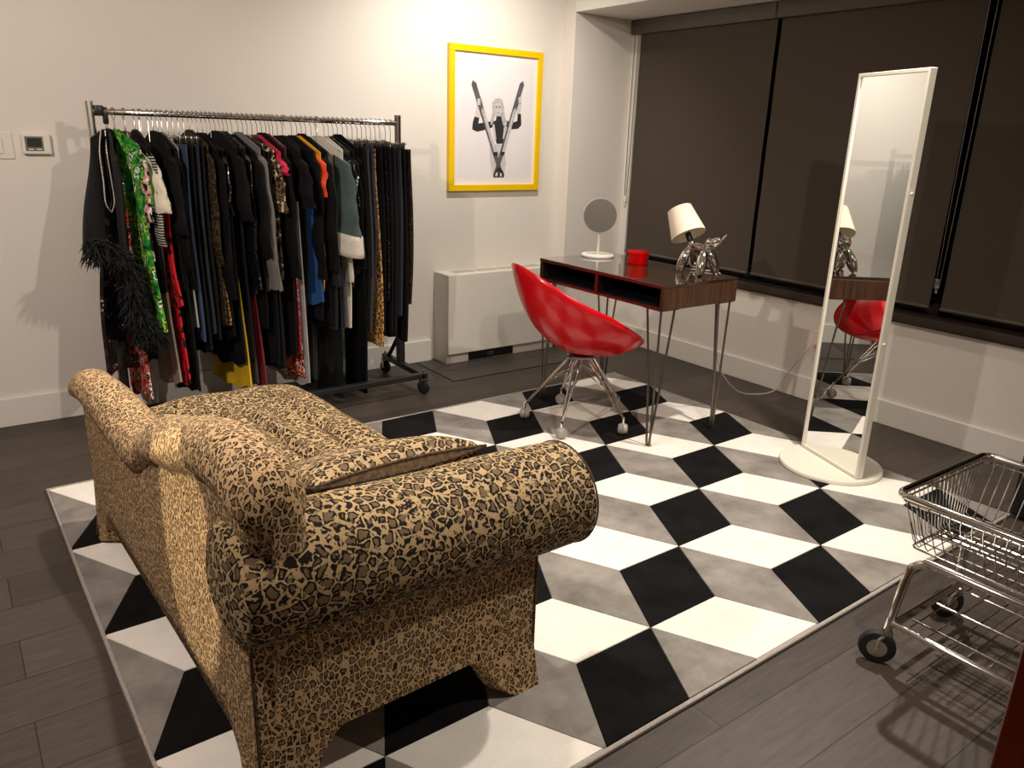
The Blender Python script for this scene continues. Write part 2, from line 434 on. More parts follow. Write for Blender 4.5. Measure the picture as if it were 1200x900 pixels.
for t in (1.0, 0.0):
    rr.append([Vector((u, v, lerp(zbase(*outer[k], 0)+0.002, 0.45 if outer[k][1] < .05 else 0.37, t))) for k, (u, v) in enumerate(inner)])
rr.append(rr[0])
bb.rings(rr, True, False, False)
bb.box(0.04, D-0.04, 0.04, LN-0.04, 0.2, 0.36)
bb.build('base_skirt', LEOB, ch)
# scrolled back, height rises and falls like a wave
HT = [(-0.06, .770), (0.0, .793), (.08, .808), (.16, .808), (.24, .795), (.34, .765), (.45, .732), (.60, .695), (.68, .655), (.75, .615), (.83, .592), (.92, .590), (1.05, .605), (1.2, .624), (1.35, .622), (1.47, .592)]
bk = B(); rings = []
def back_ring(v, shrink=1.0, cz=None):
    h = interp(HT, v)-RT; r = 0.071
    uc = 0.050-0.028*smooth01((v-0.9)/0.5)
    r = r-0.012*smooth01((v-1.0)/0.4)
    vv = min(max(v, 0), LN); zb0 = zbase(0, vv, 0); fl = 0.018*max(0, 1-zb0/0.14)**2*smooth01(1-min(vv, LN-vv)/0.08)
    pts = [(0.03, zb0+.003), (-fl-.001, zb0), (-fl*.4-.001, zb0+.05), (-.001, .20), (-.001, .30), (0.0, 0.42), (0.0, lerp(0.42, h-0.12, .6)), (0.0, h-0.125), (-0.003, h-0.108)]
    for k in range(13):
        a = radians(196-k*(196+25)/12); pts.append((uc+r*cos(a), h-r+r*sin(a)))
    pts += [(uc+r-0.004, h-r-0.06), (0.115, 0.46), (0.115, 0.36), (0.05, 0.33)]
    if shrink < 1:
        mu = uc; mz = h-r
        pts = [(lerp(mu, p[0], shrink), lerp(mz, p[1], shrink) if p[1] > h-0.2 else p[1]) for p in pts]
    return [Vector((p[0], v if p[1] > h-0.19 else min(max(v, 0.004), LN-.002), p[1])) for p in pts]
rings.append(back_ring(-0.055, 0.25)); rings.append(back_ring(-0.050, 0.6)); rings.append(back_ring(-0.030, 0.88))
for k in range(61): rings.append(back_ring(0.0+1.43*k/60))
rings.append(back_ring(1.452, 0.98)); rings.append(back_ring(1.470, 0.88)); rings.append(back_ring(1.480, 0.6))
bk.rings(rings); bk.build('backrest', LEOB, ch, autos=False)
# rolled arm
ar_ = B(); CV, CZ, R = 0.066, 0.515, 0.131
def arm_ring(u, r):
    c = CZ-0.037*max(0, u)/.84; rr_ = r+0.002*u
    return [Vector((u, CV+rr_*cos(2*pi*k/40), c+rr_*sin(2*pi*k/40))) for k in range(40)]
ar_.rings([arm_ring(-0.030, .03), arm_ring(-0.027, .08), arm_ring(-0.015, .114), arm_ring(0.01, .127), arm_ring(.05, R)]+[arm_ring(.05+k*.077, R+0.002*sin(k)) for k in range(1, 11)]+[arm_ring(.832, R-.001), arm_ring(.838, R-0.008), arm_ring(.841, R-.03), arm_ring(.846, .05), arm_ring(.847, .01)])
ar_.build('rolled_arm', LEO, ch)
ap = B(); ap.box(0.02, D-0.01, 0.02, 0.19, 0.33, CZ-0.02, 0.012); ap.box(D-0.03, 0.79, 0.04, 0.16, 0.40, CZ-0.04, 0.012); ap.build('arm_panel', LEO, ch)
pp = B(); pp.tube([(0.836, CV+(R+.001)*cos(2*pi*k/40), CZ-.037+(R+.001)*sin(2*pi*k/40)) for k in range(40)], 0.0025, 6, closed=True); pp.build('arm_piping', PIPE, ch)
pp = B(); pp.tube([(-.003, -0.002, z) for z in (.06, .1, .2, .3, .40)], 0.0032, 6); pp.build('corner_piping', PIPE, ch)
pp = B(); pp.tube([(D+.002, -0.002, z) for z in (.06, .1, .2, .3, .37)], 0.0032, 6); pp.build('corner_piping', PIPE, ch)
# seat
st = B(); NU, NV = 56, 90; U0, U1, V0, V1 = 0.105, 0.745, 0.13, 1.455
def seat_z(u, v):
    du = min(u-U0+.06, U1-u); dv = min(V1-v, v-V0+.1); d = max(0, min(du, dv)); e = 0.085
    z = 0.448-RT+0.018*sin(pi*(u-U0)/(U1-U0))
    if du < e: z -= 0.075*(1-sqrt(max(0, 1-(1-du/e)**2)))
    if dv < e: z -= 0.075*(1-sqrt(max(0, 1-(1-dv/e)**2)))
    for cu, s0, s1, dep, sl in ((.27, .55, 1.15, .013, -.05), (.42, .5, 1.28, .016, -.04), (.57, .45, 1.2, .011, -.03), (.34, .95, 1.32, .010, .02), (.5, .85, 1.3, .008, .0)):
        x = u-(cu+sl*(v-.9)); f = smooth01((v-s0)/.15)*smooth01((s1-v)/.2); z -= 1.5*dep*f*math.exp(-(x/.012)**2); z += .5*dep*f*math.exp(-((x-.03)/.02)**2)
    z += 0.004*sin(u*23+v*5)+0.003*sin(v*17+u*9)
    return z
G = [[Vector((lerp(U0, U1, i/NU), lerp(V0, V1, j/NV), seat_z(lerp(U0, U1, i/NU), lerp(V0, V1, j/NV)))) for j in range(NV+1)] for i in range(NU+1)]
Vg = [[st.v(p) for p in row] for row in G]
for i in range(NU):
    for j in range(NV): st.face([Vg[i][j], Vg[i+1][j], Vg[i+1][j+1], Vg[i][j+1]])
edge = [Vg[i][0] for i in range(NU)]+[Vg[NU][j] for j in range(NV)]+[Vg[i][NV] for i in range(NU, 0, -1)]+[Vg[0][j] for j in range(NV, 0, -1)]
low = [st.v((v.co.x, v.co.y, 0.345)) for v in edge]
for k in range(len(edge)): st.face([edge[k-1], edge[k], low[k], low[k-1]])
st.face(low); st.build('seat_cushion', LEO, ch)
# loose pillow leaning on the rolled arm
pw = thing('throw_pillow', 'flat leopard print throw pillow leaning against the rolled arm of the chaise', 'pillow', (0.735, 1.60, 0.561), 0)
pw.rotation_euler = (radians(-24), radians(3), radians(7))
pb = B(); n = 22; A, Bh, T = 0.235, 0.20, 0.052
def pil(a, b_, s):
    e = (1-abs(a)**3.5)*(1-abs(b_)**3.5); z = T*(max(0, e)**0.5)*s
    pinch = 1-0.06*(1-a*a)*b_**4-0.0
    return Vector((A*a*(1-0.05*(1-b_*b_)*a**4), Bh*b_*(1-0.05*(1-a*a)*b_**4), z+0.013*s*(1.03-a*a)))
for s in (1, -1):
    Vp = [[pb.v(pil(-1+2*i/n, -1+2*j/n, s)) for j in range(n+1)] for i in range(n+1)]
    for i in range(n):
        for j in range(n): pb.face([Vp[i][j], Vp[i+1][j], Vp[i+1][j+1], Vp[i][j+1]])
pb.build('pillow_cover', LEO, pw)
gb = B(); loopA = []
for k in range(n): loopA.append((-1+2*k/n, -1))
for k in range(n): loopA.append((1, -1+2*k/n))
for k in range(n): loopA.append((1-2*k/n, 1))
for k in range(n): loopA.append((-1, 1-2*k/n))
up = [pil(a, b_, 1) for a, b_ in loopA]; dn = [pil(a, b_, -1) for a, b_ in loopA]
gb.rings([up, dn], True, False, False); gb.build('gusset', plain('brown_ribbed_gusset', (104, 82, 56), 0.95, nscale=90, namp=0.5), pw)
gp = B(); gp.tube(up, 0.004, 6, closed=True); gp.tube(dn, 0.004, 6, closed=True); gp.build('piping', PIPE, pw)

# ------------------------------------------------------------------ desk
DWOOD = rustic_wood('dark_rustic_wood_side', (24, 13, 8), (88, 54, 31), rough=0.4, stretch=(26, 26, 1.6), coat=0.08)
DTOP = rustic_wood('dark_rustic_wood_top', (26, 17, 11), (66, 46, 31), rough=0.12, stretch=(3, 30, 30), coat=1.0)
DRED = plain('red_brown_edge', (74, 26, 24), 0.3, nscale=20, namp=0.15, coat=0.5)
dk = thing('desk', 'dark rustic wood desk with two open cubbies on steel hairpin legs', 'desk', (2.70, 2.691, RT), 0)
x0, x1, y0, y1 = -0.245, 0.245, -0.430, 0.430; zb, zt = 0.640, 0.751
B().box(x0, x1, y0, y1, zt-0.016, zt, 0.002).build('desk_top', DTOP, dk, smooth=False)
B().box(x0+.002, x1, y0, y0+.018, zb, zt-0.016, 0.002).build('side_panel', DWOOD, dk, smooth=False)
B().box(x0+.002, x1, y1-.018, y1, zb, zt-0.016, 0.002).build('side_panel', DWOOD, dk, smooth=False)
B().box(x0+.002, x1, y0+.018, y1-.018, zb, zb+0.012, 0.002).build('bottom_panel', DRED, dk, smooth=False)
B().box(x1-.012, x1, y0+.018, y1-.018, zb+.012, zt-.016).build('back_panel', DWOOD, dk, smooth=False)
B().box(x0+.002, x1-.012, -0.007, 0.007, zb+.012, zt-.016).build('divider', DRED, dk, smooth=False)
f = B(); f.box(x0-.001, x0+.004, y0+.002, y1-.002, zt-.014, zt-.002); f.box(x0-.001, x0+.004, y0+.002, y1-.002, zb, zb+.011); f.build('front_edge', DRED, dk, smooth=False)
LIN = plain('black_cubby_lining', (8, 7, 7), 0.6, nscale=8, namp=0.1)
f = B()
for ya, yb_ in ((y0+.0182, -.0072), (.0072, y1-.0182)):
    f.box(x0+.012, x1-.013, ya, ya+.001, zb+.0122, zt-.0162); f.box(x0+.012, x1-.013, yb_-.001, yb_, zb+.0122, zt-.0162)
    f.box(x0+.012, x1-.013, ya, yb_, zb+.0122, zb+.0132); f.box(x0+.012, x1-.013, ya, yb_, zt-.0172, zt-.0162); f.box(x1-.0142, x1-.0125, ya, yb_, zb+.0122, zt-.0162)
f.build('cubby_lining', LIN, dk, smooth=False)
for sx in (-1, 1):
    for sy in (-1, 1):
        l = B(); fx, fy = sx*0.205+sx*0.012, sy*0.392+sy*0.012
        cx, cy = sx*0.20, sy*0.385
        tops = [(cx+sx*.030, cy-sy*.055), (cx+sx*.028, cy+sy*.026), (cx-sx*.055, cy+sy*.028)]
        for k, (tx, ty) in enumerate(tops):
            e = ((0.010, -0.004), (0.0, 0.0), (-0.004, 0.010))[k]
            l.tube([(tx, ty, zb), (lerp(tx, fx, .5), lerp(ty, fy, .5), zb*.5), (fx+e[0]*sx, fy-e[1]*sy if k else fy-.010*sy, 0.005)], 0.0052, 8)
        l.tube([(fx+.0, fy-.010*sy, 0.006), (fx, fy, 0.0055), (fx-.008*sx, fy, 0.006)], 0.0052, 8)
        l.box(min(cx-sx*.07, cx+sx*.04), max(cx-sx*.07, cx+sx*.04), min(cy-sy*.07, cy+sy*.04), max(cy-sy*.07, cy+sy*.04), zb-.004, zb)
        l.build('leg', DARKST, dk)

# ------------------------------------------------------------------ red bucket chair
m, nt, bs = newmat('glossy_red_plastic'); REDP = m
nn = noise(nt, mapcoord(nt), 5); rp = ramp(nt, nn.outputs['Fac'], [(0.3, lin((196, 6, 22))), (0.7, lin((206, 10, 26)))])
nt.links.new(rp.outputs['Color'], bs.inputs['Base Color']); bs.inputs['Roughness'].default_value = 0.12
bs.inputs['Specular IOR Level'].default_value = 0.35; bs.inputs['Roughness'].default_value = 0.26; bs.inputs['Coat Weight'].default_value = 0.25
chr_ = thing('desk_chair', 'glossy red plastic bucket chair on chrome wire legs with casters', 'chair', (2.418, 2.722, RT), radians(-12))
sh = B(); NT, NR = 64, 18
def rim(ph):
    c, s_ = cos(ph), sin(ph); ex = 0.72 if c > 0 else 0.95
    f_ = math.copysign(abs(c)**ex, c); q = math.copysign(abs(s_)**(0.78 if c > 0 else 0.95), s_)
    fw_ = 0.285*f_ if c > 0 else 0.335*f_
    sd = 0.288*q*(1.0 if c > 0 else 1-0.12*c*c)
    z = 0.590-0.205*fw_/0.335 if c < 0 else 0.590-0.165*(f_)
    z -= 0.03*max(0, c)**6
    if c < 0: z -= 0.02*sin(pi*min(1, -c))
    return Vector((fw_-0.02, sd, z))
BOT = Vector((0.01, 0, 0.352))
rings = []
for k in range(NR+1):
    t = 1-k/NR; ring = []
    for q in range(NT):
        ph = 2*pi*q/NT; R_ = rim(ph); g = t
        hz = t**(2.1 if cos(ph) < 0.3 else 2.6)
        blow = 1+0.16*sin(pi*t)*(1 if cos(ph) < 0.5 else 0.9)
        p = Vector((BOT.x+(R_.x-BOT.x)*g*blow/1.0 if t < 1 else R_.x, (R_.y-BOT.y)*g*blow if t < 1 else R_.y, BOT.z+(R_.z-BOT.z)*hz))
        ring.append(p)
    rings.append(ring)
rings[-1] = [BOT+(p-BOT)*0.0+Vector((0.012*cos(2*pi*i/NT), 0.012*sin(2*pi*i/NT), 0)) for i, p in enumerate(rings[-2])]
sh.rings(rings, True, False, True)
sh.build('seat_shell', REDP, chr_, autos=False, mods=(('SOLIDIFY', dict(thickness=0.007, offset=1.0)),))
hb = B(); hb.lathe([(0.001, .348), (.062, .348), (.068, .342), (.068, .334), (.055, .330), (.001, .330)], 32); hb.build('mounting_plate', STEEL, chr_)
CAST = plain('grey_translucent_caster', (150, 144, 134), 0.35, nscale=25, namp=0.08)
angs = [radians(a+12) for a in (-75, -3, 69, 141, 213)]
for k, a in enumerate(angs):
    e = Vector((cos(a), sin(a), 0)); tn = Vector((-sin(a), cos(a), 0)); l = B()
    foot = e*0.262+Vector((0, 0, 0.075))
    l.tube([e*.05+tn*.018+Vector((0, 0, .338)), e*.15+tn*.010+Vector((0, 0, .215)), foot], 0.0052, 8)
    l.tube([e*.05-tn*.018+Vector((0, 0, .338)), e*.15-tn*.010+Vector((0, 0, .215)), foot], 0.0052, 8)
    l.tube([foot+Vector((0, 0, .012)), foot-Vector((0, 0, .03))], 0.006, 8)
    lo = l.build('leg', CHROME, chr_)
    a2 = angs[(k+1) % 5]; e2 = Vector((cos(a2), sin(a2), 0))
    w_ = B(); w_.tube([e*.17+Vector((0, 0, .19)), (e+e2)*.5*.06+Vector((0, 0, .275)), e2*.17+Vector((0, 0, .19))], 0.0032, 6); w_.build('cross_brace', CHROME, chr_)
    c = B(); M = Matrix.Translation(foot+tn*0.0+Vector((0, 0, -0.048))) @ Matrix.Rotation(a+0.5+k*0.9, 4, 'Z') @ Matrix.Rotation(pi/2, 4, 'Y')
    c.lathe([(.004, -.024), (.020, -.022), (.0262, -.012), (.027, -.003), (.022, 0.0), (.027, .003), (.0262, .012), (.020, .022), (.004, .024)], 24, M)
    c.build('caster', CAST, chr_)

# ------------------------------------------------------------------ things on the desk
ZT = 0.763
tm = thing('table_mirror', 'small round vanity mirror on a white stand at the back of the desk', 'mirror', (2.770, 3.035, ZT))
B().lathe([(.001, 0), (.083, 0), (.086, .004), (.086, .010), (.083, .014), (.001, .014)], 48).build('base', WHITEP, tm)
B().tube([(0, 0, .012), (0, 0, .10), (-.004, -.004, .145)], 0.0075, 12).build('stem', WHITEP, tm)
Md = Matrix.Translation((-0.004, -0.004, .211)) @ Matrix.Rotation(radians(-36), 4, 'Z') @ Matrix.Rotation(radians(83), 4, 'X')
B().lathe([(.001, -.010), (.082, -.010), (.0865, -.006), (.0868, 0.004), (.0858, .0065), (.085, .0055), (.001, .0055)], 64, Md).build('mirror_rim', WHITEP, tm)
GREYM = plain('dim_vanity_glass', (112, 107, 100), 0.45, 1.0, nscale=3, namp=0.02)
B().lathe([(.001, .0058), (.0848, .0058), (.0848, .0066), (.001, .0066)], 64, Md).build('mirror_glass', GREYM, tm)
m, nt, bs = newmat('red_acrylic'); REDA = m
nn = noise(nt, mapcoord(nt), 9); rp = ramp(nt, nn.outputs['Fac'], [(0.3, lin((214, 8, 12))), (0.7, lin((236, 14, 16)))]); nt.links.new(rp.outputs['Color'], bs.inputs['Base Color'])
bs.inputs['Roughness'].default_value = 0.08; bs.inputs['Transmission Weight'].default_value = 0.45; bs.inputs['IOR'].default_value = 1.3
rb = thing('storage_canister', 'translucent red acrylic canister on the desk behind the red chair', 'container', (2.785, 2.755, ZT), radians(10))
M8 = 8
B().rings if False else None
cb = B(); cb.lathe([(.001, .003), (.050, .003), (.052, .006), (.054, .052), (.051, .052), (.049, .010), (.001, .009)], M8); cb.build('canister_body', REDA, rb, smooth=False)
cb = B(); cb.lathe([(.001, .066), (.052, .066), (.056, .062), (.056, .053), (.001, .053)], M8); cb.build('lid', REDA, rb, smooth=False)
cb = B(); cb.lathe([(.001, 0), (.050, 0), (.051, .003), (.001, .003)], M8); cb.build('foot_rim', REDA, rb, smooth=False)

dg = thing('table_lamp', 'chrome balloon dog table lamp with a tilted white shade on the desk', 'lamp', (2.845, 2.435, ZT))
dog = B()
def balloon(p, q, r, n=14, taper=0.42):
    p, q = Vector(p), Vector(q); pts = []; rad = []
    for k in range(n+1):
        t = k/n; pts.append(p.lerp(q, t)); rad.append(max(0.0018, r*(max(0, sin(pi*(0.04+0.92*t)))**taper)))
    dog.tube(pts, rad, 16)
# legs
balloon((-.055, -.078, .004), (-.010, -.050, .114), .0255); balloon((.052, -.085, .004), (.020, -.052, .114), .0255)
balloon((-.038, .066, .004), (-.004, .040, .116), .026); balloon((.075, .070, .004), (.026, .044, .116), .026)
# body, neck, head, ears, tail stub
balloon((.008, .060, .120), (.008, -.058, .118), .022); balloon((.006, -.055, .100), (.004, -.066, .138), .016)
balloon((.002, -.052, .124), (.024, -.112, .172), .021)
balloon((.010, -.058, .122), (.052, -.092, .162), .0135); balloon((-.012, -.052, .122), (-.002, -.074, .170), .0135)
balloon((.026, -.114, .166), (.040, -.130, .192), .0048, 8, 0.4)
dog.build('dog_body', CHROME, dg)
AX = Vector((.03, .66, 1)).normalized()
q = Vector((0, 0, 1)).rotation_difference(AX).to_matrix().to_4x4()
bs_ = Vector((.004, .036, .124))
Ms = Matrix.Translation(bs_) @ q
B().lathe([(.009, -.012), (.014, .0), (.013, .016), (.010, .024), (.001, .024)], 20, Ms).build('neck_bulb', CHROME, dg)
B().lathe([(.012, .020), (.0145, .024), (.0145, .062), (.012, .066), (.001, .066)], 20, Ms).build('lamp_socket', BLACKP, dg)
SHADE = plain('cream_linen_shade', (232, 220, 200), 0.9, nscale=300, namp=0.04, spec=0.2)
sd = B(); sd.lathe([(.083, .052), (.058, .190), (.056, .190), (.081, .052), (.083, .052)], 48, Ms, cap=False)
sd.build('lamp_shade', SHADE, dg)
sp = B()
for k in range(3):
    a = 2*pi*k/3; sp.tube([Ms @ Vector((.013*cos(a), .013*sin(a), .064)), Ms @ Vector((.060*cos(a), .060*sin(a), .172))], .0015, 6)
sp.build('shade_spider', STEEL, dg)
# lamp cord down behind the desk and along the baseboard to the outlet
CORDM = plain('clear_white_cord', (196, 188, 174), 0.4, nscale=12, namp=0.05)
cd = B()
def smoothpath(P, sub=6):
    P = [Vector(p) for p in P]; out = []
    for i in range(len(P)-1):
        a, b_, c, d = P[max(i-1, 0)], P[i], P[i+1], P[min(i+2, len(P)-1)]
        for k in range(sub):
            t = k/sub; out.append(0.5*((2*b_)+(c-a)*t+(2*a-5*b_+4*c-d)*t*t+(3*b_-a-3*c+d)*t**3))
    out.append(P[-1]); return out
cd.tube(smoothpath([(2.885, 2.50, ZT+.006), (2.925, 2.45, ZT+.005), (2.957, 2.40, ZT+.004), (2.966, 2.375, ZT-.02), (2.964, 2.36, .66), (2.99, 2.39, .50), (3.15, 2.47, .25), (3.40, 2.53, .06), (3.58, 2.52, .012), (3.70, 2.50, .02), (3.735, 2.47, .10), (3.742, 2.40, .22), (3.745, 2.345, .30), (3.752, 2.325, .325)]), 0.0032, 8)
tag(cd.build('lamp_cord', CORDM), 'thin pale power cord running from desk lamp to the wall outlet', 'cord')
ot = thing('wall_outlet', 'white power outlet low on the wall left of the tall mirror', 'outlet', (XW, 2.315, 0.335))
B().box(-.006, 0, -.036, .036, -.058, .058, .003).build('cover_plate', WHITEP, ot, smooth=False)
f = B()
for dz in (-.022, .022): f.box(-.009, -.006, -.017, .017, dz-.015, dz+.015, .003)
f.build('socket_face', WHITEP, ot, smooth=False)
B().box(-.034, -.009, -.013, .013, -.034, -.010, .004).build('plug', plain('orange_plug', (214, 150, 118), 0.5), ot, smooth=False)

# ------------------------------------------------------------------ standing mirror
mr = thing('standing_mirror', 'tall narrow white-framed standing mirror on a round white base', 'mirror', (3.012, 1.706, RT), radians(70))
# local x along the frame width (towards the far corner), local -y ... faces the desk
WM = plain('white_mirror_frame', (226, 220, 204), 0.4, nscale=5, namp=0.015)
B().lathe([(.001, 0), (.211, 0), (.214, .003), (.214, .014), (.211, .018), (.001, .018)], 72).build('base', WM, mr)
hw, zb_, zt_ = .1885, .020, 1.618
lean = radians(1.2)
Ml = Matrix.Translation((0, 0, zb_)) @ Matrix.Rotation(0, 4, 'X')
f = B(); H_ = zt_-zb_
f.box(-hw, -hw+.014, -.014, .016, 0, H_, .002, Ml); f.box(hw-.014, hw, -.014, .016, 0, H_, .002, Ml)
f.box(-hw+.014, hw-.014, -.014, .016, 0, .014, .002, Ml); f.box(-hw+.014, hw-.014, -.014, .016, H_-.014, H_, .002, Ml)
f.build('frame', WM, mr, smooth=False)
B().box(-hw+.012, hw-.012, .006, .009, .012, H_-.012, 0, Ml).build('mirror_glass', MIRROR, mr, smooth=False)
B().box(-hw+.012, hw-.012, -.010, .0055, .012, H_-.012, 0, Ml).build('back_board', WM, mr, smooth=False)
for z in (.60, 1.18):
    for sx in (-1, 1):
        k = B(); k.tube([(sx*(hw-.004), 0, z), (sx*(hw+.006), 0, z)], .005, 10); k.build('pivot_knob', WM, mr)
# ------------------------------------------------------------------ convector unit
CONV = plain('white_convector_enamel', (224, 218, 206), 0.45, nscale=5, namp=0.012)
cv = thing('convector_heater', 'low white convector unit against the back wall beside the clothes rack', 'heater', (2.82, 3.98, 0.0025))
X0c, X1c, Y0c, Y1c = -.435, .40, -.085, .088
B().box(X0c, X1c, Y0c+.022, Y1c, .0, .553, .004).build('cabinet', CONV, cv, smooth=False)
B().box(X0c, X1c, Y0c, Y0c+.021, .064, .553, .004).build('front_panel', CONV, cv, smooth=False)
B().box(X0c+.16, X0c+.50, Y0c+.0185, Y0c+.0225, .006, .058).build('air_intake', BLACKP, cv, smooth=False)
B().box(X0c+.30, X0c+.35, Y0c+.016, Y0c+.0185, .02, .045, .002).build('latch', STEEL, cv, smooth=False)
g = B()
for k in range(4): g.box(X0c+.08+k*.17, X0c+.23+k*.17, Y0c+.05, Y1c-.045, .5528, .5545)
g.build('top_grille', plain('grey_grille', (186, 178, 166), 0.6, nscale=60, namp=0.15), cv, smooth=False)

# ------------------------------------------------------------------ framed picture
pf = thing('framed_picture', 'yellow framed black and white photo of a woman holding skis on the wall', 'picture', (2.806, YB, 1.434))
HX, HZ = .334, .406
YEL = plain('yellow_lacquer', (240, 196, 8), 0.35, nscale=6, namp=0.03)
f = B(); fw_ = .036
f.box(-HX, HX, -.030, -.002, HZ-fw_, HZ, .002); f.box(-HX, HX, -.030, -.002, -HZ, -HZ+fw_, .002)
f.box(-HX, -HX+fw_, -.030, -.002, -HZ+fw_, HZ-fw_, .002); f.box(HX-fw_, HX, -.030, -.002, -HZ+fw_, HZ-fw_, .002)
f.build('frame', YEL, pf, smooth=False)
B().box(-HX+.03, HX-.03, -.016, -.004, -HZ+.03, HZ-.03).build('mat_board', plain('white_mat_board', (236, 228, 226), 0.8, nscale=6, namp=0.01), pf, smooth=False)
pr = B(); yy = [-.0165]
GM = [plain('print_paper', (232, 225, 224), 0.6, nscale=5, namp=0.02), plain('print_black', (44, 41, 44), 0.6, nscale=30, namp=0.2), plain('print_grey', (140, 136, 138), 0.6, nscale=30, namp=0.2), plain('print_skin', (206, 199, 198), 0.6, nscale=20, namp=0.06), plain('print_light', (186, 180, 178), 0.6, nscale=60, namp=0.25), plain('print_dark', (92, 88, 92), 0.6, nscale=30, namp=0.2)]
def poly(pts, mi):
    yy[0] -= .00012; pr.mi = mi; pr.face([pr.v((x, yy[0], z)) for x, z in pts])
def P2(px_, py_):   # crop pixels of the picture -> picture plane metres
    t = (py_-112)/(826-112); xl = 104; xr = lerp(573, 548, t)
    return ((px_-xl)/(xr-xl)*2*HX-HX, HZ-((py_-lerp(88, 135, (px_-104)/460))/(lerp(742, 690, (px_-104)/460)))*2*HZ)
def pp_(lst, mi): poly([P2(*q) for q in lst], mi)
def ell(cx, cy, rx, ry, mi, n=20): pp_([(cx+rx*cos(2*pi*k/n), cy+ry*sin(2*pi*k/n)) for k in range(n)], mi)
pp_([(150, 170), (530, 195), (512, 760), (150, 760)], 0)
pp_([(296, 500), (388, 500), (392, 600), (380, 690), (372, 755), (322, 755), (312, 690), (300, 600)], 0)
pp_([(300, 585), (370, 590), (385, 690), (372, 752), (318, 752), (306, 690)], 3)
pp_([(232, 360), (258, 350), (270, 372), (262, 440), (246, 462), (228, 452), (236, 400)], 3)          # forearms and hands
pp_([(436, 352), (458, 350), (462, 380), (455, 452), (444, 460), (436, 430)], 3)
pp_([(226, 448), (250, 452), (246, 482), (312, 470), (372, 462), (414, 478), (440, 470), (444, 432), (460, 436), (462, 490), (446, 508), (412, 512), (384, 500), (368, 585), (336, 585), (318, 500), (286, 512), (240, 524), (216, 512), (218, 480)], 1)
pp_([(336, 440), (362, 440), (366, 474), (330, 474)], 1)
pp_([(312, 380), (326, 360), (346, 354), (364, 366), (372, 400), (376, 440), (388, 478), (382, 505), (368, 490), (358, 446), (326, 446), (318, 480), (306, 490), (304, 468), (314, 430)], 4)   # hair
ell(342, 408, 19, 34, 3)
pp_([(326, 384), (334, 372), (350, 370), (360, 386), (350, 380), (336, 382)], 4)
ell(334, 402, 4.2, 2.6, 1, 10); ell(350, 402, 4.2, 2.6, 1, 10); ell(342, 429, 5.5, 2.4, 5, 10); pp_([(341, 404), (344, 404), (346, 418), (340, 418)], 4)
pp_([(328, 396), (338, 394), (338, 397), (328, 399)], 5); pp_([(346, 394), (356, 396), (356, 399), (346, 397)], 5)
pp_([(314, 486), (324, 486), (334, 560), (326, 572)], 3); pp_([(372, 500), (380, 500), (374, 560), (366, 560)], 3)
def ski(p, q, mi, w0):
    d = Vector((q[0]-p[0], q[1]-p[1])); n_ = Vector((-d.y, d.x)).normalized()*w0
    tip = (p[0]-d.normalized().x*18, p[1]-d.normalized().y*18)
    pp_([(p[0]+n_.x, p[1]+n_.y), tip, (p[0]-n_.x, p[1]-n_.y), (q[0]-n_.x*.8, q[1]-n_.y*.8), (q[0]+n_.x*.8, q[1]+n_.y*.8)], mi)
ski((222, 284), (360, 745), 5, 12); ski((463, 288), (330, 745), 5, 12)
ski((268, 420), (332, 640), 4, 8); ski((426, 420), (366, 640), 4, 8)
ski((276, 440), (330, 630), 3, 3); ski((418, 440), (368, 630), 3, 3)
pp_([(316, 628), (340, 626), (342, 644), (322, 650)], 1); pp_([(356, 626), (378, 626), (372, 644), (354, 642)], 1)
pp_([(320, 742), (334, 715), (350, 705), (362, 716), (374, 742), (372, 757), (320, 757)], 1)
pp_([(330, 738), (342, 730), (340, 752), (328, 752)], 3); pp_([(352, 734), (362, 740), (362, 754), (352, 752)], 3)
for (hx, hy) in ((252, 374), (448, 366)):
    for k in range(4): ell(hx+(-6 if hx < 300 else 4), hy-12+k*8, 9, 4.2, 3, 10)
pr.build('photo_print', GM, pf, smooth=False)

# ------------------------------------------------------------------ thermostat and switch
th = thing('thermostat', 'white wall thermostat with a dark display, left of the clothes rack', 'thermostat', (0.385, YB, 1.253))
f = B(); f.box(-.047, .062, -.026, 0, -.042, .044, .006); f.build('housing', WHITEP, th, smooth=False)
B().box(-.036, .032, -.0285, -.0255, -.028, .032, .001).build('screen_bezel', plain('grey_bezel', (112, 106, 98), .4), th, smooth=False)
B().box(-.028, .026, -.0295, -.028, -.012, .025, 0).build('display', plain('dark_display', (34, 38, 30), .25), th, smooth=False)
f = B(); f.box(-.026, -.006, -.031, -.028, -.024, -.019, .001); f.box(.004, .024, -.031, -.028, -.024, -.019, .001); f.build('button', WHITEP, th, smooth=False)
sw = thing('light_switch', 'white light switch plate at the far left of the back wall', 'switch', (0.252, YB, 1.245))
B().box(-.055, .055, -.006, 0, -.055, .055, .003).build('cover_plate', WHITEP, sw, smooth=False)
f = B(); f.box(-.018, .016, -.010, -.006, -.034, .034, .003); f.build('rocker', WHITEP, sw, smooth=False)

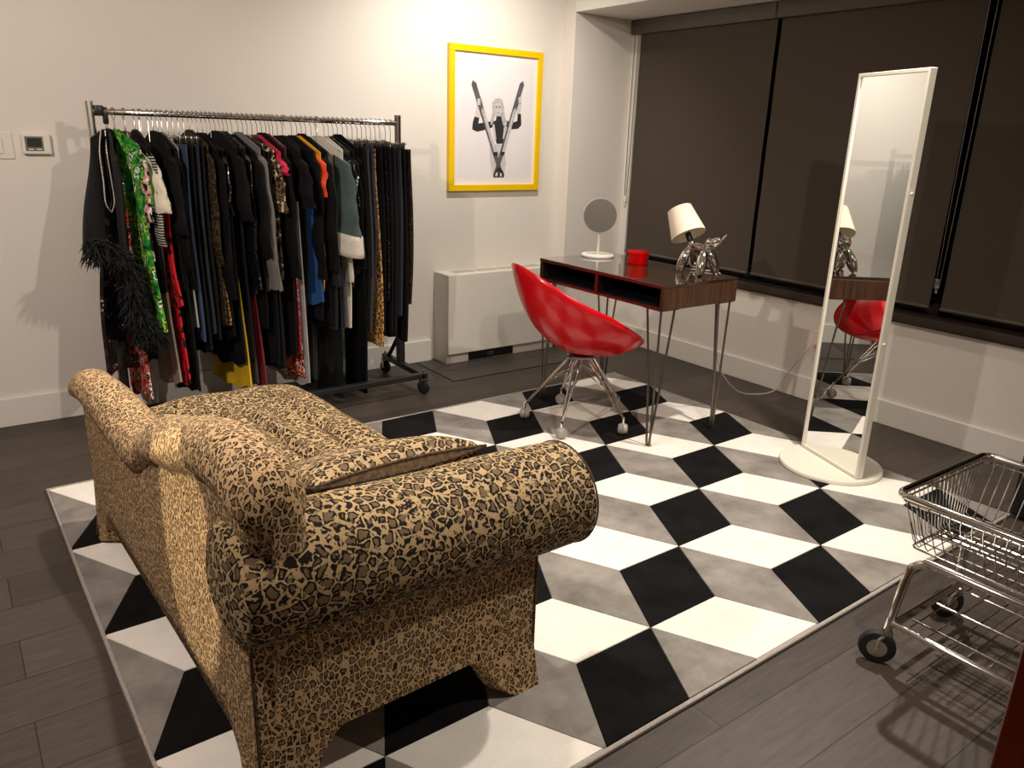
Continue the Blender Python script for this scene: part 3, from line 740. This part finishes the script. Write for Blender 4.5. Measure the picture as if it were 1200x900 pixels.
# ------------------------------------------------------------------ clothes rack
RX0, RX1, RY, RZ = 0.573, 1.994, 3.77, 1.395
rk = thing('clothes_rack', 'black and chrome rolling clothes rack packed with garments', 'rack', ((RX0+RX1)/2, RY, 0)); ox = (RX0+RX1)/2
h = B(); h.tube([(RX0-ox, 0, RZ), (RX1-ox, 0, RZ)], 0.0135, 14); h.build('hanging_rail', CHROME, rk)
for nm, X, mt in (('left', RX0, plain('brushed_chrome', (226, 222, 214), .3, 1.0, nscale=10, namp=.03)), ('right', RX1, DARKST)):
    p = B(); p.tube([(X-ox, 0, .62), (X-ox, 0, 1.434)], .0165, 16); p.build('upper_post', mt, rk)
    p = B(); p.box(X-ox-.019, X-ox+.019, -.019, .019, .10, .66, .003); p.build('lower_post', BLACKM, rk, smooth=False)
    p = B(); p.box(X-ox-.018, X-ox+.018, -.275, .20, .088, .118, .003); p.build('foot_bar', BLACKM, rk, smooth=False)
    p = B(); p.tube([(X-ox, .012, .27), (X-ox, .145, .115)], .016, 4); p.build('brace', BLACKM, rk)
    for yy_ in (-.258, .19):
        c = B(); M = Matrix.Translation((X-ox+.0, yy_, .037)) @ Matrix.Rotation(pi/2+.35, 4, 'Z') @ Matrix.Rotation(pi/2, 4, 'X')
        c.lathe([(.004, -.011), (.030, -.011), (.036, -.008), (.037, 0), (.036, .008), (.030, .011), (.004, .011)], 28, M)
        co = c.build('caster', RUBBER, rk)
        f = B(); f.box(X-ox-.022, X-ox+.022, yy_-.016, yy_+.016, .076, .088, .002); f.tube([(X-ox, yy_, .086), (X-ox, yy_, .132)], .005, 8)
        f.box(X-ox-.019, X-ox-.0165, yy_-.012, yy_+.012, .034, .078); f.box(X-ox+.0165, X-ox+.019, yy_-.012, yy_+.012, .034, .078)
        f.tube([(X-ox-.019, yy_, .037), (X-ox+.019, yy_, .037)], .006, 10); f.build('caster_fork', STEEL, co, smooth=False)
p = B(); p.box(RX0-ox, RX1-ox, -.275, -.240, .0885, .1175, .003); p.build('bottom_bar', BLACKM, rk, smooth=False)
p = B(); p.box(RX0-ox+.016, RX0-ox+.05, -.021, .021, RZ-.018, RZ+.024, .006); p.box(RX0-ox+.045, RX0-ox+.066, -.012, .012, RZ-.05, RZ+.018, .006); p.build('rail_clamp', BLACKP, rk)

# garment materials
BK = [plain('black_cloth_%d' % k, c, .85, nscale=90, namp=.25, spec=.15) for k, c in enumerate(((15, 14, 15), (20, 19, 20), (11, 11, 12), (26, 25, 26), (17, 16, 19)))]
BK1, BK2, BK3, BK4, BK5 = BK
VELV = plain('black_velvet', (12, 12, 13), .95, nscale=60, namp=.3, spec=.1)
SHEER = plain('black_chiffon', (20, 19, 20), .8, nscale=120, namp=.3)
CHAR = plain('charcoal_wool', (52, 50, 47), .9, nscale=200, namp=.2)
GREYK = plain('grey_marl_knit', (112, 108, 102), .95, nscale=220, namp=.2)
NAVY = plain('navy_cloth', (32, 38, 56), .85, nscale=90, namp=.2)
DENIM = plain('blue_denim', (46, 62, 88), .9, nscale=240, namp=.3)
INDIGO = plain('dark_indigo', (30, 34, 46), .9, nscale=160, namp=.2)
ROYAL = plain('royal_blue_cloth', (24, 70, 124), .8, nscale=60, namp=.12)
CREAM = plain('cream_cloth', (224, 214, 192), .85, nscale=60, namp=.05)
OFFW = plain('off_white_cloth', (206, 198, 184), .85, nscale=50, namp=.10)
BEIGE = plain('beige_cloth', (150, 136, 122), .85, nscale=30, namp=.12)
TEAL = plain('slate_teal_cloth', (70, 84, 84), .85, nscale=60, namp=.08)
MUST = plain('mustard_cloth', (212, 172, 8), .8, nscale=40, namp=.08)
GOLD = plain('golden_yellow_cloth', (232, 160, 22), .7, nscale=40, namp=.08)
ORNG = plain('orange_red_cloth', (232, 76, 34), .7, nscale=40, namp=.08)
DRED2 = plain('dark_red_cloth', (112, 22, 30), .7, nscale=50, namp=.2)
PINK = plain('raspberry_satin', (206, 48, 78), .35, nscale=25, namp=.25)
VINYL = plain('black_vinyl', (20, 22, 22), .18, nscale=9, namp=.3, coat=.6)
PATENT = blotch('patent_black_print', [(0.0, (12, 12, 13)), (.55, (40, 36, 36)), (.60, (14, 14, 14)), (.66, (186, 150, 140)), (.69, (14, 14, 14))], 16, 3, .2, spec=.6)
SILV = plain('silver_grey_satin', (168, 166, 164), .4, nscale=20, namp=.12)
GREEN = blotch('green_floral_print', [(0.0, (14, 70, 28)), (.37, (32, 128, 44)), (.45, (70, 160, 62)), (.505, (190, 204, 60)), (.53, (22, 86, 36)), (.57, (40, 138, 50)), (.615, (236, 238, 226)), (.67, (30, 110, 44))], 21, 2)
REDF = blotch('red_black_floral', [(0.0, (22, 16, 16)), (.42, (206, 26, 36)), (.62, (216, 36, 44)), (.66, (24, 16, 16))], 22, 1)
ORF = blotch('orange_white_floral', [(0.0, (24, 21, 23)), (.40, (196, 46, 40)), (.46, (226, 100, 40)), (.51, (28, 24, 30)), (.56, (226, 218, 206)), (.61, (186, 38, 44)), (.65, (24, 21, 23))], 26, 2)
PNKP = blotch('pink_black_print', [(0.0, (22, 20, 22)), (.44, (216, 150, 150)), (.53, (236, 226, 220)), (.6, (30, 24, 26))], 24, 1)
SCARF = blotch('scarf_print', [(0.0, (20, 17, 17)), (.42, (104, 78, 54)), (.50, (22, 18, 18)), (.56, (190, 164, 120)), (.60, (224, 214, 196)), (.64, (50, 36, 30)), (.72, (20, 18, 18))], 24, 2)
STRIPE = stripes('black_white_stripe', (20, 20, 21), (190, 186, 178), 28)
ZIG = stripes('black_white_rib', (18, 18, 18), (226, 220, 208), 45)
LEOD = leopard('leopard_dark', (74, 62, 36), (14, 12, 10), (40, 32, 20), 34, rough=.8)
LEOG = leopard('leopard_golden', (206, 158, 92), (34, 22, 14), (120, 82, 44), 36, rough=.8)
SEQ = sparkle('black_sequins', (12, 12, 13), (200, 200, 200), 120, .36, .3)
STUD = sparkle('silver_studs', (18, 18, 18), (235, 232, 226), 62, .42, .25)
REDS = sparkle('red_silver_sequins', (150, 30, 44), (236, 228, 224), 90, .55, .3)
LACE = sparkle('beaded_lace', (24, 23, 24), (214, 206, 196), 70, .25, .5)
HNG = plain('dark_plastic_hanger', (54, 50, 48), .4, nscale=20, namp=.1)

garments = []
def hanger(X, kind, top, tilt, hw_=.185):
    t = thing('clothes_hanger', 'slim hanger hooked over the chrome rail of the clothes rack', 'hanger', (X, RY, RZ), tilt, 'hangers on the clothes rack')
    h = B(); zt2 = top-RZ; r0 = .0165
    pts = [(0, r0*cos(a)*1.0, r0*sin(a)) for a in [radians(200-20*k) for k in range(10)]]
    pts += [(0, r0*.95, -.006), (0, .007, -.022), (0, 0, -.034), (0, 0, zt2+.012)]
    h.tube(pts, .0017, 6); h.build('hook', STEEL, t)
    s_ = B()
    if kind == 'clip':
        s_.tube([(0, -.15, zt2+.012), (0, .15, zt2+.012)], .003, 6); s_.box(-.006, .006, -.13, -.105, zt2-.012, zt2+.02, .002); s_.box(-.006, .006, .105, .13, zt2-.012, zt2+.02, .002)
        s_.build('clip_bar', STEEL, t)
    else:
        s_.tube([(0, y_, zt2+.012-.07*max(0, abs(y_)-.02)/.165) for y_ in (-hw_, -.06, -.02, .02, .06, hw_)], .0036, 6)
        s_.build('shoulder_bar', HNG, t)
    return t
def body_mesh(o, X0_, top, bot, w0, w1, th, kind, seed, name, mat, parent, ztop_clip=None):
    """cloth body hanging in the local y-z plane"""
    g = B(); r = random.Random(seed); NC, NVv = 26, 22
    ph = [1.3+X0_*2.6, 4.1+X0_*3.4, 2.2+X0_*2.2, r.uniform(0, 6.28)]; fr = [24, 43]
    rings = []
    for k in range(NVv+1):
        v = k/NVv; ring = []
        w = lerp(w0, w1, v**1.3)
        for side in (1, -1):
            for q in range(NC):
                s_ = -1+2*(q+0.5)/NC if side == 1 else 1-2*(q+0.5)/NC
                y = w*s_*(1 - .04*(1-abs(s_))*0)
                if kind == 'clip': zs = top
                else: zs = top+.034-.07*max(0, abs(y)-.02)/.165-.008*max(0, 1-abs(y)/.02)
                hem = bot+.018*sin(s_*2+ph[2])+.008*sin(s_*9+ph[3])
                z = lerp(zs, hem, v)
                am = th*.55*smooth01(v*2.2)
                fold = am*(.6*sin(fr[0]*y+ph[0])+.4*sin(fr[1]*y+ph[1]+v*1.5))
                half = th*.5*(1-abs(s_)**6*.55)*(.45+.55*smooth01(v*3))
                ring.append(Vector((fold+side*half+.010*sin(v*4+ph[2])*v, y+.006*sin(v*6+ph[3])*v, z-RZ)))
        rings.append(ring)
    g.rings(rings); return g.build(name, mat, parent)
def sleeve(parent, side, top, endz, w, r0, r1, mat, out=0.02, dx=0.0, name='sleeve'):
    g = B(); n = 16; rings = []
    z0 = top-.085; y0_ = w-.012
    for k in range(15):
        v = k/14; rr_ = lerp(r0, r1, v); z = lerp(z0, endz, v)
        yc = side*(y0_+out*sin(v*1.8)); xc = dx*v+.004*sin(v*7)
        wr = .10*smooth01(v*3); sh_ = side*3+parent.location.x*4
        rings.append([Vector((xc+rr_*.25*cos(2*pi*q/n)*(1+wr*2.2*sin(2.1*q+v*8+sh_))+.004*sin(v*13+sh_), yc+rr_*sin(2*pi*q/n)*(1+wr*sin(v*17+sh_+q)), z-RZ+.02*(1-v)*(-side*sin(2*pi*q/n))*1.2+(.006*sin(q*2.6+sh_) if v > .95 else 0))) for q in range(n)])
    g.rings(rings); return g.build(name, mat, parent)
def garment(name, cat, label, X, kind, mat, bot, w0=.19, w1=.20, th=.016, sl=None, slm=None, tilt=0.0, dy=0.0, top=None, grp='clothes hanging on the rack', rest='body_panel', spn=None):
    top = top if top else (RZ-.088 if kind != 'clip' else RZ-.108)
    top += rnd.uniform(-.008, .008)
    if tilt == 0.0: tilt = 0.07+0.13*sin(pi*max(0, min(1, (X-.66)/1.30)))
    tl = tilt+rnd.uniform(-.008, .008); X = X-0.10*tilt
    hanger(X, kind, top, tl, max(.05, w0-.02))
    t = thing(name, label, cat, (X, RY+dy, RZ), tl, grp)
    body_mesh(None, X, top-(.014 if kind != 'clip' else .012), bot, w0, w1, th, kind, int(X*1e4), rest, mat, t)
    if sl is not None:
        for sd_ in (-1, 1): sleeve(t, sd_, top, sl[0], w0, sl[1], sl[2], slm or mat, sl[3] if len(sl) > 3 else .02, sl[4] if len(sl) > 4 else 0.0)
    return t
G_ = garment
SP = []
# leftmost pieces
t = G_('halter_dress', 'dress', 'black halter dress with beaded straps, outermost at the rack left end', .545, 's', SHEER, .82, .11, .26, .022, tilt=-.80, dy=-.02)
st_ = B()
for dy_ in (-.055, -.105):
    P_ = [(.014, dy_*.55, -.075), (.024, dy_*.9, -.16), (.033, dy_, -.27), (.039, dy_*1.1, -.36), (.041, -.088, -.40)]
    st_.tube(smoothpath(P_, 4), .0024, 6)
st_.build('beaded_strap', sparkle('white_beads', (206, 198, 186), (250, 246, 238), 160, .5, .3), t)
t = G_('feather_gown', 'dress', 'long black gown with a feather-trimmed hem near the rack left end', .622, 's', SHEER, .47, .17, .235, .02, sl=(.52, .05, .055, .02), tilt=-.10)
fe = B(); r3 = random.Random(5)
def feather(p, d, L):
    d = d.normalized(); up_ = Vector((0, 0, 1)); sdv = d.cross(Vector((r3.uniform(-1, 1), r3.uniform(-1, 1), r3.uniform(-1, 1)))).normalized()
    n_ = 5; prev = None; dr = Vector((0, 0, -1))
    for k in range(n_+1):
        q_ = k/n_; c = p+d*L*q_+dr*L*.55*q_*q_; w_ = .0042*sin(pi*(.12+.86*q_))
        cur = (fe.v(c+sdv*w_), fe.v(c-sdv*w_))
        if prev: fe.face([prev[0], prev[1], cur[1], cur[0]])
        prev = cur
boa = smoothpath([(-.12, -.30, -.52), (-.055, -.27, -.55), (-.01, -.25, -.60), (.00, -.25, -.70), (.012, -.24, -.80), (.03, -.235, -.86), (.055, -.21, -.90), (.075, -.16, -.92)], 14)
for c in boa:
    for k in range(52):
        d = Vector((r3.gauss(0, 1), r3.gauss(0, 1), r3.gauss(-.25, .8)))
        feather(c+Vector((r3.uniform(-.02, .02), r3.uniform(-.03, .03), r3.uniform(-.03, .03))), d, r3.uniform(.03, .065))
fo = fe.build('feather_trim', plain('black_feathers', (9, 8, 9), .9, nscale=60, namp=.3), t); fo['kind'] = 'stuff'
G_('long_skirt', 'skirt', 'orange and white floral long skirt under the feather-trimmed gown', .642, 'clip', ORF, .16, .13, .20, .02, top=RZ-.3)
G_('patent_coat', 'coat', 'glossy black patent coat showing below the feather hem', .585, 's', PATENT, .31, .11, .29, .03, tilt=-.75)
G_('green_dress', 'dress', 'green floral print dress, the only green piece on the rack', .688, 's', GREEN, .475, .185, .25, .03, sl=(1.02, .05, .055, .015), tilt=.30)
G_('print_blouse', 'blouse', 'pink and white print blouse beside the green floral dress', .710, 's', PNKP, .78, .185, .19, .014, sl=(.96, .045, .045))
G_('white_blouse', 'blouse', 'cream blouse with one wide sleeve, right of the green floral dress', .728, 's', BK2, .62, .18, .18, .014, sl=(1.00, .05, .10, .03), slm=CREAM, tilt=.30)
G_('striped_top', 'top', 'black top with black and white striped cuffs beside the cream sleeve', .748, 's', BK1, .64, .18, .18, .014, sl=(.855, .045, .045, .03), slm=STRIPE)
G_('beige_slip', 'dress', 'beige slip hanging low beside the red floral dress', .768, 'clip', BEIGE, .205, .10, .16, .016, top=RZ-.35)
G_('red_floral_dress', 'dress', 'red and black floral dress right of the green one', .786, 'clip', REDF, .57, .18, .215, .016, top=RZ-.40, tilt=.22)
G_('red_floral_skirt', 'skirt', 'long red and black floral skirt ending near the floor', .804, 'clip', REDF, .20, .15, .175, .014, top=RZ-.3)
G_('cuffed_blouse', 'blouse', 'black blouse with broad turned-back cuffs above the denim trousers', .822, 's', BK2, .64, .19, .19, .016, sl=(.905, .055, .075, .035))
G_('long_black_dress', 'dress', 'long black dress reaching almost to the floor by red skirt', .842, 's', BK1, .165, .19, .20, .018, sl=(.75, .045, .045))
G_('ribbed_cardigan', 'cardigan', 'black cardigan with black and white ribbed hem beside the red floral dress', .860, 's', ZIG, .46, .165, .19, .012, sl=(.66, .04, .045), slm=BK3)
G_('denim_trousers', 'trousers', 'faded blue denim trousers in the left half of the rack', .884, 'clip', DENIM, .40, .19, .185, .02)
G_('black_trousers', 'trousers', 'black trousers just right of the faded blue denim', .908, 'clip', BK2, .345, .19, .185, .018)
G_('indigo_trousers', 'trousers', 'dark indigo trousers two places right of the faded denim', .931, 'clip', INDIGO, .42, .19, .18, .018)
G_('wool_trousers', 'trousers', 'charcoal wool trousers left of the dark leopard blouse', .954, 'clip', BK4, .40, .185, .18, .018)
G_('leopard_blouse', 'blouse', 'dark leopard print blouse dress between black garments', .976, 's', LEOD, .475, .175, .205, .016, sl=(.76, .04, .042))
G_('golden_leopard_skirt', 'skirt', 'golden leopard print skirt hem below the dark leopard blouse', .994, 'clip', LEOG, .47, .15, .205, .012, top=RZ-.42)
G_('black_blouse', 'blouse', 'black long-sleeved blouse right of the dark leopard blouse', 1.012, 's', BK1, .40, .19, .195, .016, sl=(.60, .045, .045))
G_('studded_top', 'top', 'black top with rows of silver studs down its sleeve', 1.034, 's', BK3, .62, .185, .19, .014, sl=(.98, .035, .035, .025), slm=STUD)
G_('black_skirt', 'skirt', 'plain black long skirt left of the mustard yellow one', 1.052, 'clip', BK5, .27, .18, .195, .016, top=RZ-.16)
G_('mustard_skirt', 'skirt', 'mustard yellow skirt hem hanging below the black skirts', 1.070, 'clip', MUST, .15, .12, .205, .014, top=RZ-.4)
G_('black_jacket', 'jacket', 'black jacket with short cuffs near the rack middle', 1.090, 's', BK2, .285, .19, .20, .018, sl=(.955, .055, .07, .035))
G_('grey_slip', 'dress', 'dark grey slip hem between the mustard and dark red ones', 1.110, 'clip', CHAR, .16, .12, .185, .012, top=RZ-.4)
G_('sequin_blouse', 'blouse', 'black blouse scattered with silver sequins near the rack middle', 1.128, 's', LACE, .60, .19, .195, .014, sl=(.64, .04, .04), slm=SEQ)
G_('dark_red_skirt', 'skirt', 'dark red skirt hem hanging low near the rack middle', 1.146, 'clip', DRED2, .15, .12, .18, .012, top=RZ-.4)
G_('black_coat', 'coat', 'black coat with wide sleeves left of the grey cardigan', 1.166, 's', BK1, .44, .195, .20, .018, sl=(.79, .055, .062, .03))
G_('grey_cardigan', 'cardigan', 'grey marl knit cardigan with a long grey sleeve', 1.194, 's', GREYK, .62, .19, .19, .018, sl=(.63, .05, .055, .035, .015))
G_('black_tunic', 'dress', 'black tunic dress just right of the grey cardigan', 1.216, 's', BK5, .25, .185, .195, .016, sl=(.72, .045, .045))
G_('pleated_skirt', 'skirt', 'long black pleated skirt left of the scarf print blouse', 1.236, 'clip', BK4, .235, .18, .195, .016, top=RZ-.14)
G_('scarf_blouse', 'blouse', 'brown and cream scarf print blouse near the rack middle', 1.258, 's', SCARF, .66, .185, .185, .016, sl=(.985, .05, .062, .03))
G_('satin_top', 'top', 'raspberry pink satin top right of the scarf print blouse', 1.282, 's', PINK, 1.06, .20, .17, .014, sl=(1.15, .045, .045))
G_('long_coat', 'coat', 'long black coat right of the raspberry pink satin top', 1.303, 's', BK1, .285, .19, .20, .018, sl=(.68, .05, .055, .03))
G_('sequin_dress', 'dress', 'red and silver sequin dress showing as a thin strip', 1.324, 's', REDS, .30, .165, .205, .012, sl=(.80, .035, .035), slm=BK1)
G_('orange_floral_dress', 'dress', 'orange and white flowered hem hanging below the sequin strip', 1.340, 'clip', ORF, .175, .10, .19, .012, top=RZ-.45)
G_('silver_scarf', 'scarf', 'silver grey scarf ending in a point near the floor', 1.356, 'clip', SILV, .135, .19, .205, .010, top=RZ-.35)
G_('black_blazer', 'blazer', 'black blazer with elbow sleeves above the royal blue dress', 1.378, 's', BK2, .62, .195, .195, .018, sl=(1.0, .055, .066, .035))
G_('black_cardigan', 'cardigan', 'black fine knit cardigan just left of royal blue dress', 1.402, 's', BK4, .50, .15, .14, .014, sl=(1.03, .045, .045))
G_('royal_blue_dress', 'dress', 'royal blue dress below the black blazer sleeve', 1.424, 'clip', ROYAL, .545, .17, .225, .024, top=RZ-.30, tilt=.30)
G_('black_knit_dress', 'dress', 'black knit dress between the royal blue and yellow garments', 1.447, 's', BK5, .46, .185, .195, .016, sl=(.66, .045, .045))
t = G_('yellow_top', 'top', 'golden yellow and orange top, brightest on the rack right half', 1.472, 's', GOLD, .60, .20, .17, .016, sl=(1.05, .046, .03, .01), slm=ORNG)
G_('black_shirt', 'shirt', 'black shirt immediately right of the golden yellow top', 1.494, 's', BK1, .43, .185, .20, .016, sl=(.70, .05, .055, .03))
G_('chiffon_dress', 'dress', 'black chiffon dress above the shiny vinyl trousers', 1.516, 's', SHEER, .41, .185, .20, .016, sl=(.62, .045, .05))
G_('vinyl_trousers', 'trousers', 'shiny black vinyl trousers hanging almost to the floor', 1.542, 'clip', VINYL, .045, .18, .20, .026, top=RZ-.2)
G_('blue_slip', 'dress', 'dark blue slip hem beside the white dangling sleeve', 1.566, 'clip', NAVY, .40, .16, .195, .012, top=RZ-.25)
G_('colour_block_blouse', 'blouse', 'slate teal and off-white colour block blouse with bell sleeves', 1.586, 's', OFFW, .80, .185, .19, .016, sl=(.86, .06, .10, .035, -.02), slm=TEAL, tilt=.30)
bc = B(); rings = []
for k in range(5):
    v = k/4; rings.append([Vector((-.014-.006*v+(.040+.012*v)*cos(2*pi*q/16), -.212+(.101+.010*v)*sin(2*pi*q/16), lerp(.875, .775, v)-RZ+.012*sin(2*pi*q/16))) for q in range(16)])
bc.rings(rings); [bc.build('bell_cuff', OFFW, bpy.data.objects['colour_block_blouse'], autos=False)]
G_('white_dress', 'dress', 'off-white dress with a long strip below the colour block blouse', 1.608, 's', OFFW, .41, .16, .185, .014, sl=(.63, .035, .04), slm=OFFW)
G_('sequined_jacket', 'jacket', 'black sequined jacket right of the colour block blouse', 1.630, 's', SEQ, .62, .185, .185, .016, sl=(1.0, .045, .045, .03))
G_('black_tailcoat', 'coat', 'long black tailcoat left of the floor-length velvet gown', 1.653, 's', BK2, .68, .185, .195, .016, sl=(.70, .045, .05, .03))
G_('velvet_gown', 'gown', 'floor-length black velvet gown in the right half of the rack', 1.676, 's', VELV, .05, .18, .20, .020, sl=(.8, .04, .04))
G_('straight_trousers', 'trousers', 'plain black trousers between the velvet gown and charcoal trousers', 1.702, 'clip', BK1, .40, .19, .185, .018)
G_('charcoal_trousers', 'trousers', 'charcoal grey trousers left of the golden leopard trousers', 1.727, 'clip', CHAR, .375, .19, .185, .020)
G_('dark_navy_trousers', 'trousers', 'dark navy trousers beside the charcoal grey pair', 1.752, 'clip', NAVY, .58, .185, .18, .016)
G_('leopard_trousers', 'trousers', 'golden leopard print flared trousers near the rack right end', 1.778, 'clip', LEOG, .295, .165, .205, .018)
G_('black_flares', 'trousers', 'black flared trousers just right of the leopard trousers', 1.802, 'clip', BK3, .345, .185, .19, .016)
G_('sequin_skirt', 'skirt', 'black sequin skirt between black trousers near the right end', 1.826, 'clip', SEQ, .53, .18, .19, .016)
G_('slim_trousers', 'trousers', 'slim black trousers right of the black sequin skirt', 1.850, 'clip', BK5, .335, .185, .185, .018)
G_('grey_black_trousers', 'trousers', 'washed black trousers left of the blue-navy pair', 1.875, 'clip', BK4, .325, .19, .185, .018)
G_('blue_navy_trousers', 'trousers', 'blue-navy trousers, lightest pair near the right post', 1.900, 'clip', INDIGO, .44, .195, .19, .018)
G_('wide_black_trousers', 'trousers', 'wide black trousers at the right post of the rack', 1.930, 'clip', BK1, .305, .19, .195, .020)
G_('beaded_dress', 'dress', 'black dress with beaded brown edge, last at the rack right end', 1.958, 'clip', blotch('beaded_edge', [(0, (18, 15, 14)), (.6, (96, 66, 46)), (.66, (20, 16, 15))], 80, 1), .51, .195, .20, .016)

# ------------------------------------------------------------------ wire trolley
ct = thing('wire_trolley', 'chrome wire basket trolley with lower rack at the right of the rug', 'trolley', (2.12, 0.50, 0))
ox, oy = 2.12, 0.50
def L3(x, y, z): return Vector((x-ox, y-oy, z))
YE, YF = 0.845, 0.05     # end nearest the rug, far end out of frame
for sx in (-1, 1):
    X = 1.925 if sx < 0 else 2.315; Xt = 1.965 if sx < 0 else 2.275
    f = B()
    P_ = [L3(X, YE, .085), L3(X, YE, .12), L3(lerp(X, Xt, .8), YE-.008, .265), L3(Xt, YE-.018, .292), L3(Xt, YE-.05, .312), L3(Xt, YE-.10, .316), L3(Xt, YF+.1, .316), L3(Xt, YF+.05, .312), L3(Xt, YF+.018, .292), L3(lerp(X, Xt, .8), YF+.008, .265), L3(X, YF, .12), L3(X, YF, .085)]
    f.tube(smoothpath(P_, 5), .0115, 12); f.build('side_frame', CHROME, ct)
    f = B(); f.tube([L3(X, YE, .125), L3(X, YF, .125)], .009, 12); f.build('lower_rail', CHROME, ct)
    for ye in (YE, YF):
        c = B(); M = Matrix.Translation(L3(X-.018, ye+.012, .048)) @ Matrix.Rotation(pi/2+(.5 if sx < 0 else .9), 4, 'Z') @ Matrix.Rotation(pi/2, 4, 'X')
        c.lathe([(.010, -.010), (.034, -.012), (.044, -.010), (.048, -.005), (.048, .005), (.044, .010), (.034, .012), (.010, .010)], 32, M)
        co = c.build('caster', RUBBER, ct)
        k = B(); k.lathe([(.004, -.0135), (.026, -.013), (.028, -.006), (.028, .006), (.026, .013), (.004, .0135)], 24, M)
        ax = M.to_3x3() @ Vector((0, 0, 1)); cc = M.translation
        for s2 in (-1, 1):
            k.tube([cc+ax*.017*s2, cc+ax*.018*s2+Vector((0, 0, .03)), L3(X, ye, .09)+ax*.010*s2], .0055, 6)
        k.tube([cc-ax*.018, cc+ax*.018], .005, 8); k.lathe([(.002, .078), (.015, .080), (.016, .088), (.011, .104), (.002, .106)], 16, Matrix.Translation(L3(X, ye, 0)))
        k.build('caster_fork', CHROME, co)
for ye in (YE-.012, YF+.012):
    f = B(); f.box(1.925-ox, 2.315-ox, ye-oy-.004, ye-oy+.004, .112, .138, .001); f.build('cross_bar', CHROME, ct, smooth=False)
f = B()
for k in range(15): f.tube([L3(1.945, YE-.045-k*.05, .125), L3(2.298, YE-.045-k*.05, .125)], .0022, 6)
for x in (1.985, 2.12, 2.255): f.tube([L3(x, YE-.03, .128), L3(x, YF+.03, .128)], .0036, 8)
f.build('lower_rack', CHROME, ct)
# basket
ZR, ZB = .500, .332
rx0, rx1, ry0, ry1 = 1.905, 2.395, YF-.02, .882; bx0, bx1, by0, by1 = 1.985, 2.315, YF+.03, .858
f = B(); r_ = .035
def rr4(x0_, x1_, y0_, y1_, z, rad, n=6):
    out = []
    for cx, cy, a0 in ((x1_-rad, y1_-rad, 0), (x0_+rad, y1_-rad, 90), (x0_+rad, y0_+rad, 180), (x1_-rad, y0_+rad, 270)):
        for k in range(n+1): a = radians(a0+90*k/n); out.append(L3(cx+rad*cos(a), cy+rad*sin(a), z))
    return out
f.tube(rr4(rx0, rx1, ry0, ry1, ZR, .03), .0095, 12, closed=True); f.build('basket_rim', CHROME, ct)
f = B()
f.tube(rr4(rx0+.006, rx1-.006, ry0+.006, ry1-.006, ZR-.018, .03), .0028, 8, closed=True); f.tube(rr4(bx0, bx1, by0, by1, ZB, .02), .003, 8, closed=True)
ny = 30
for k in range(ny+1):
    t = k/ny; yt = lerp(ry1-.03, ry0+.03, t); yb2 = lerp(by1-.015, by0+.015, t)
    f.tube([L3(rx0+.003, yt, ZR), L3(rx0+.004, yt, ZR-.03), L3(bx0-.004, yb2, ZB+.014), L3(bx0+.012, yb2, ZB), L3(bx1-.012, yb2, ZB), L3(bx1+.004, yb2, ZB+.014), L3(rx1-.004, yt, ZR-.03), L3(rx1-.003, yt, ZR)], .0016, 5)
nx_ = 18
for k in range(nx_+1):
    t = k/nx_; xt = lerp(rx0+.03, rx1-.03, t); xb = lerp(bx0+.015, bx1-.015, t)
    for yt, yb2 in ((ry1-.003, by1), (ry0+.003, by0)):
        f.tube([L3(xt, yt, ZR), L3(xb, yb2+(.004 if yt > .5 else -.004), ZB+.014), L3(xb, yb2+(-.012 if yt > .5 else .012), ZB)], .0016, 5)
for x in (2.04, 2.105, 2.15, 2.195, 2.26): f.tube([L3(x, by1, ZB-.003), L3(x, by0, ZB-.003)], .0022, 6)
f.build('wire_basket', CHROME, ct)
f = B()
for x in (2.13, 2.165): f.tube([L3(x, by1+.004, ZB-.006), L3(x, by0, ZB-.006)], .004, 8)
f.build('basket_support', CHROME, ct)

# ------------------------------------------------------------------ things cut by the frame
bx = thing('storage_box', 'black upright case standing on the floor behind the wire trolley', 'case', (3.40, 0.90, 0))
BKC = plain('black_case_leatherette', (12, 12, 12), .55, nscale=120, namp=.2)
B().box(-.21, .21, -.15, .15, .012, .46, .012).build('case_body', BKC, bx)
B().box(-.212, .212, -.152, .152, .462, .53, .012).build('case_lid', BKC, bx)
f = B()
for sx in (-.17, .17):
    for sy in (-.11, .11): f.lathe([(.018, 0), (.018, .013), (.001, .013)], 12, Matrix.Translation((sx, sy, 0)))
f.build('case_feet', RUBBER, bx)
MAHO = rustic_wood('red_brown_mahogany', (92, 26, 10), (146, 52, 22), rough=.35, stretch=(18, 18, 1.2))
cbn = thing('cabinet', 'reddish brown wooden cabinet cut off at the lower right corner', 'cabinet', (1.349, .376, 0), 0)
cbn.rotation_euler = (0, 0, radians(-74.4))
B().box(0.0, .42, -.40, .0, .06, 1.10, .003).build('cabinet_body', MAHO, cbn, smooth=False)
B().box(0, .42, -.40, 0, 1.10, 1.125, .004).build('cabinet_top', MAHO, cbn, smooth=False)
B().box(.02, .40, -.38, -.02, 0, .06).build('plinth', MAHO, cbn, smooth=False)
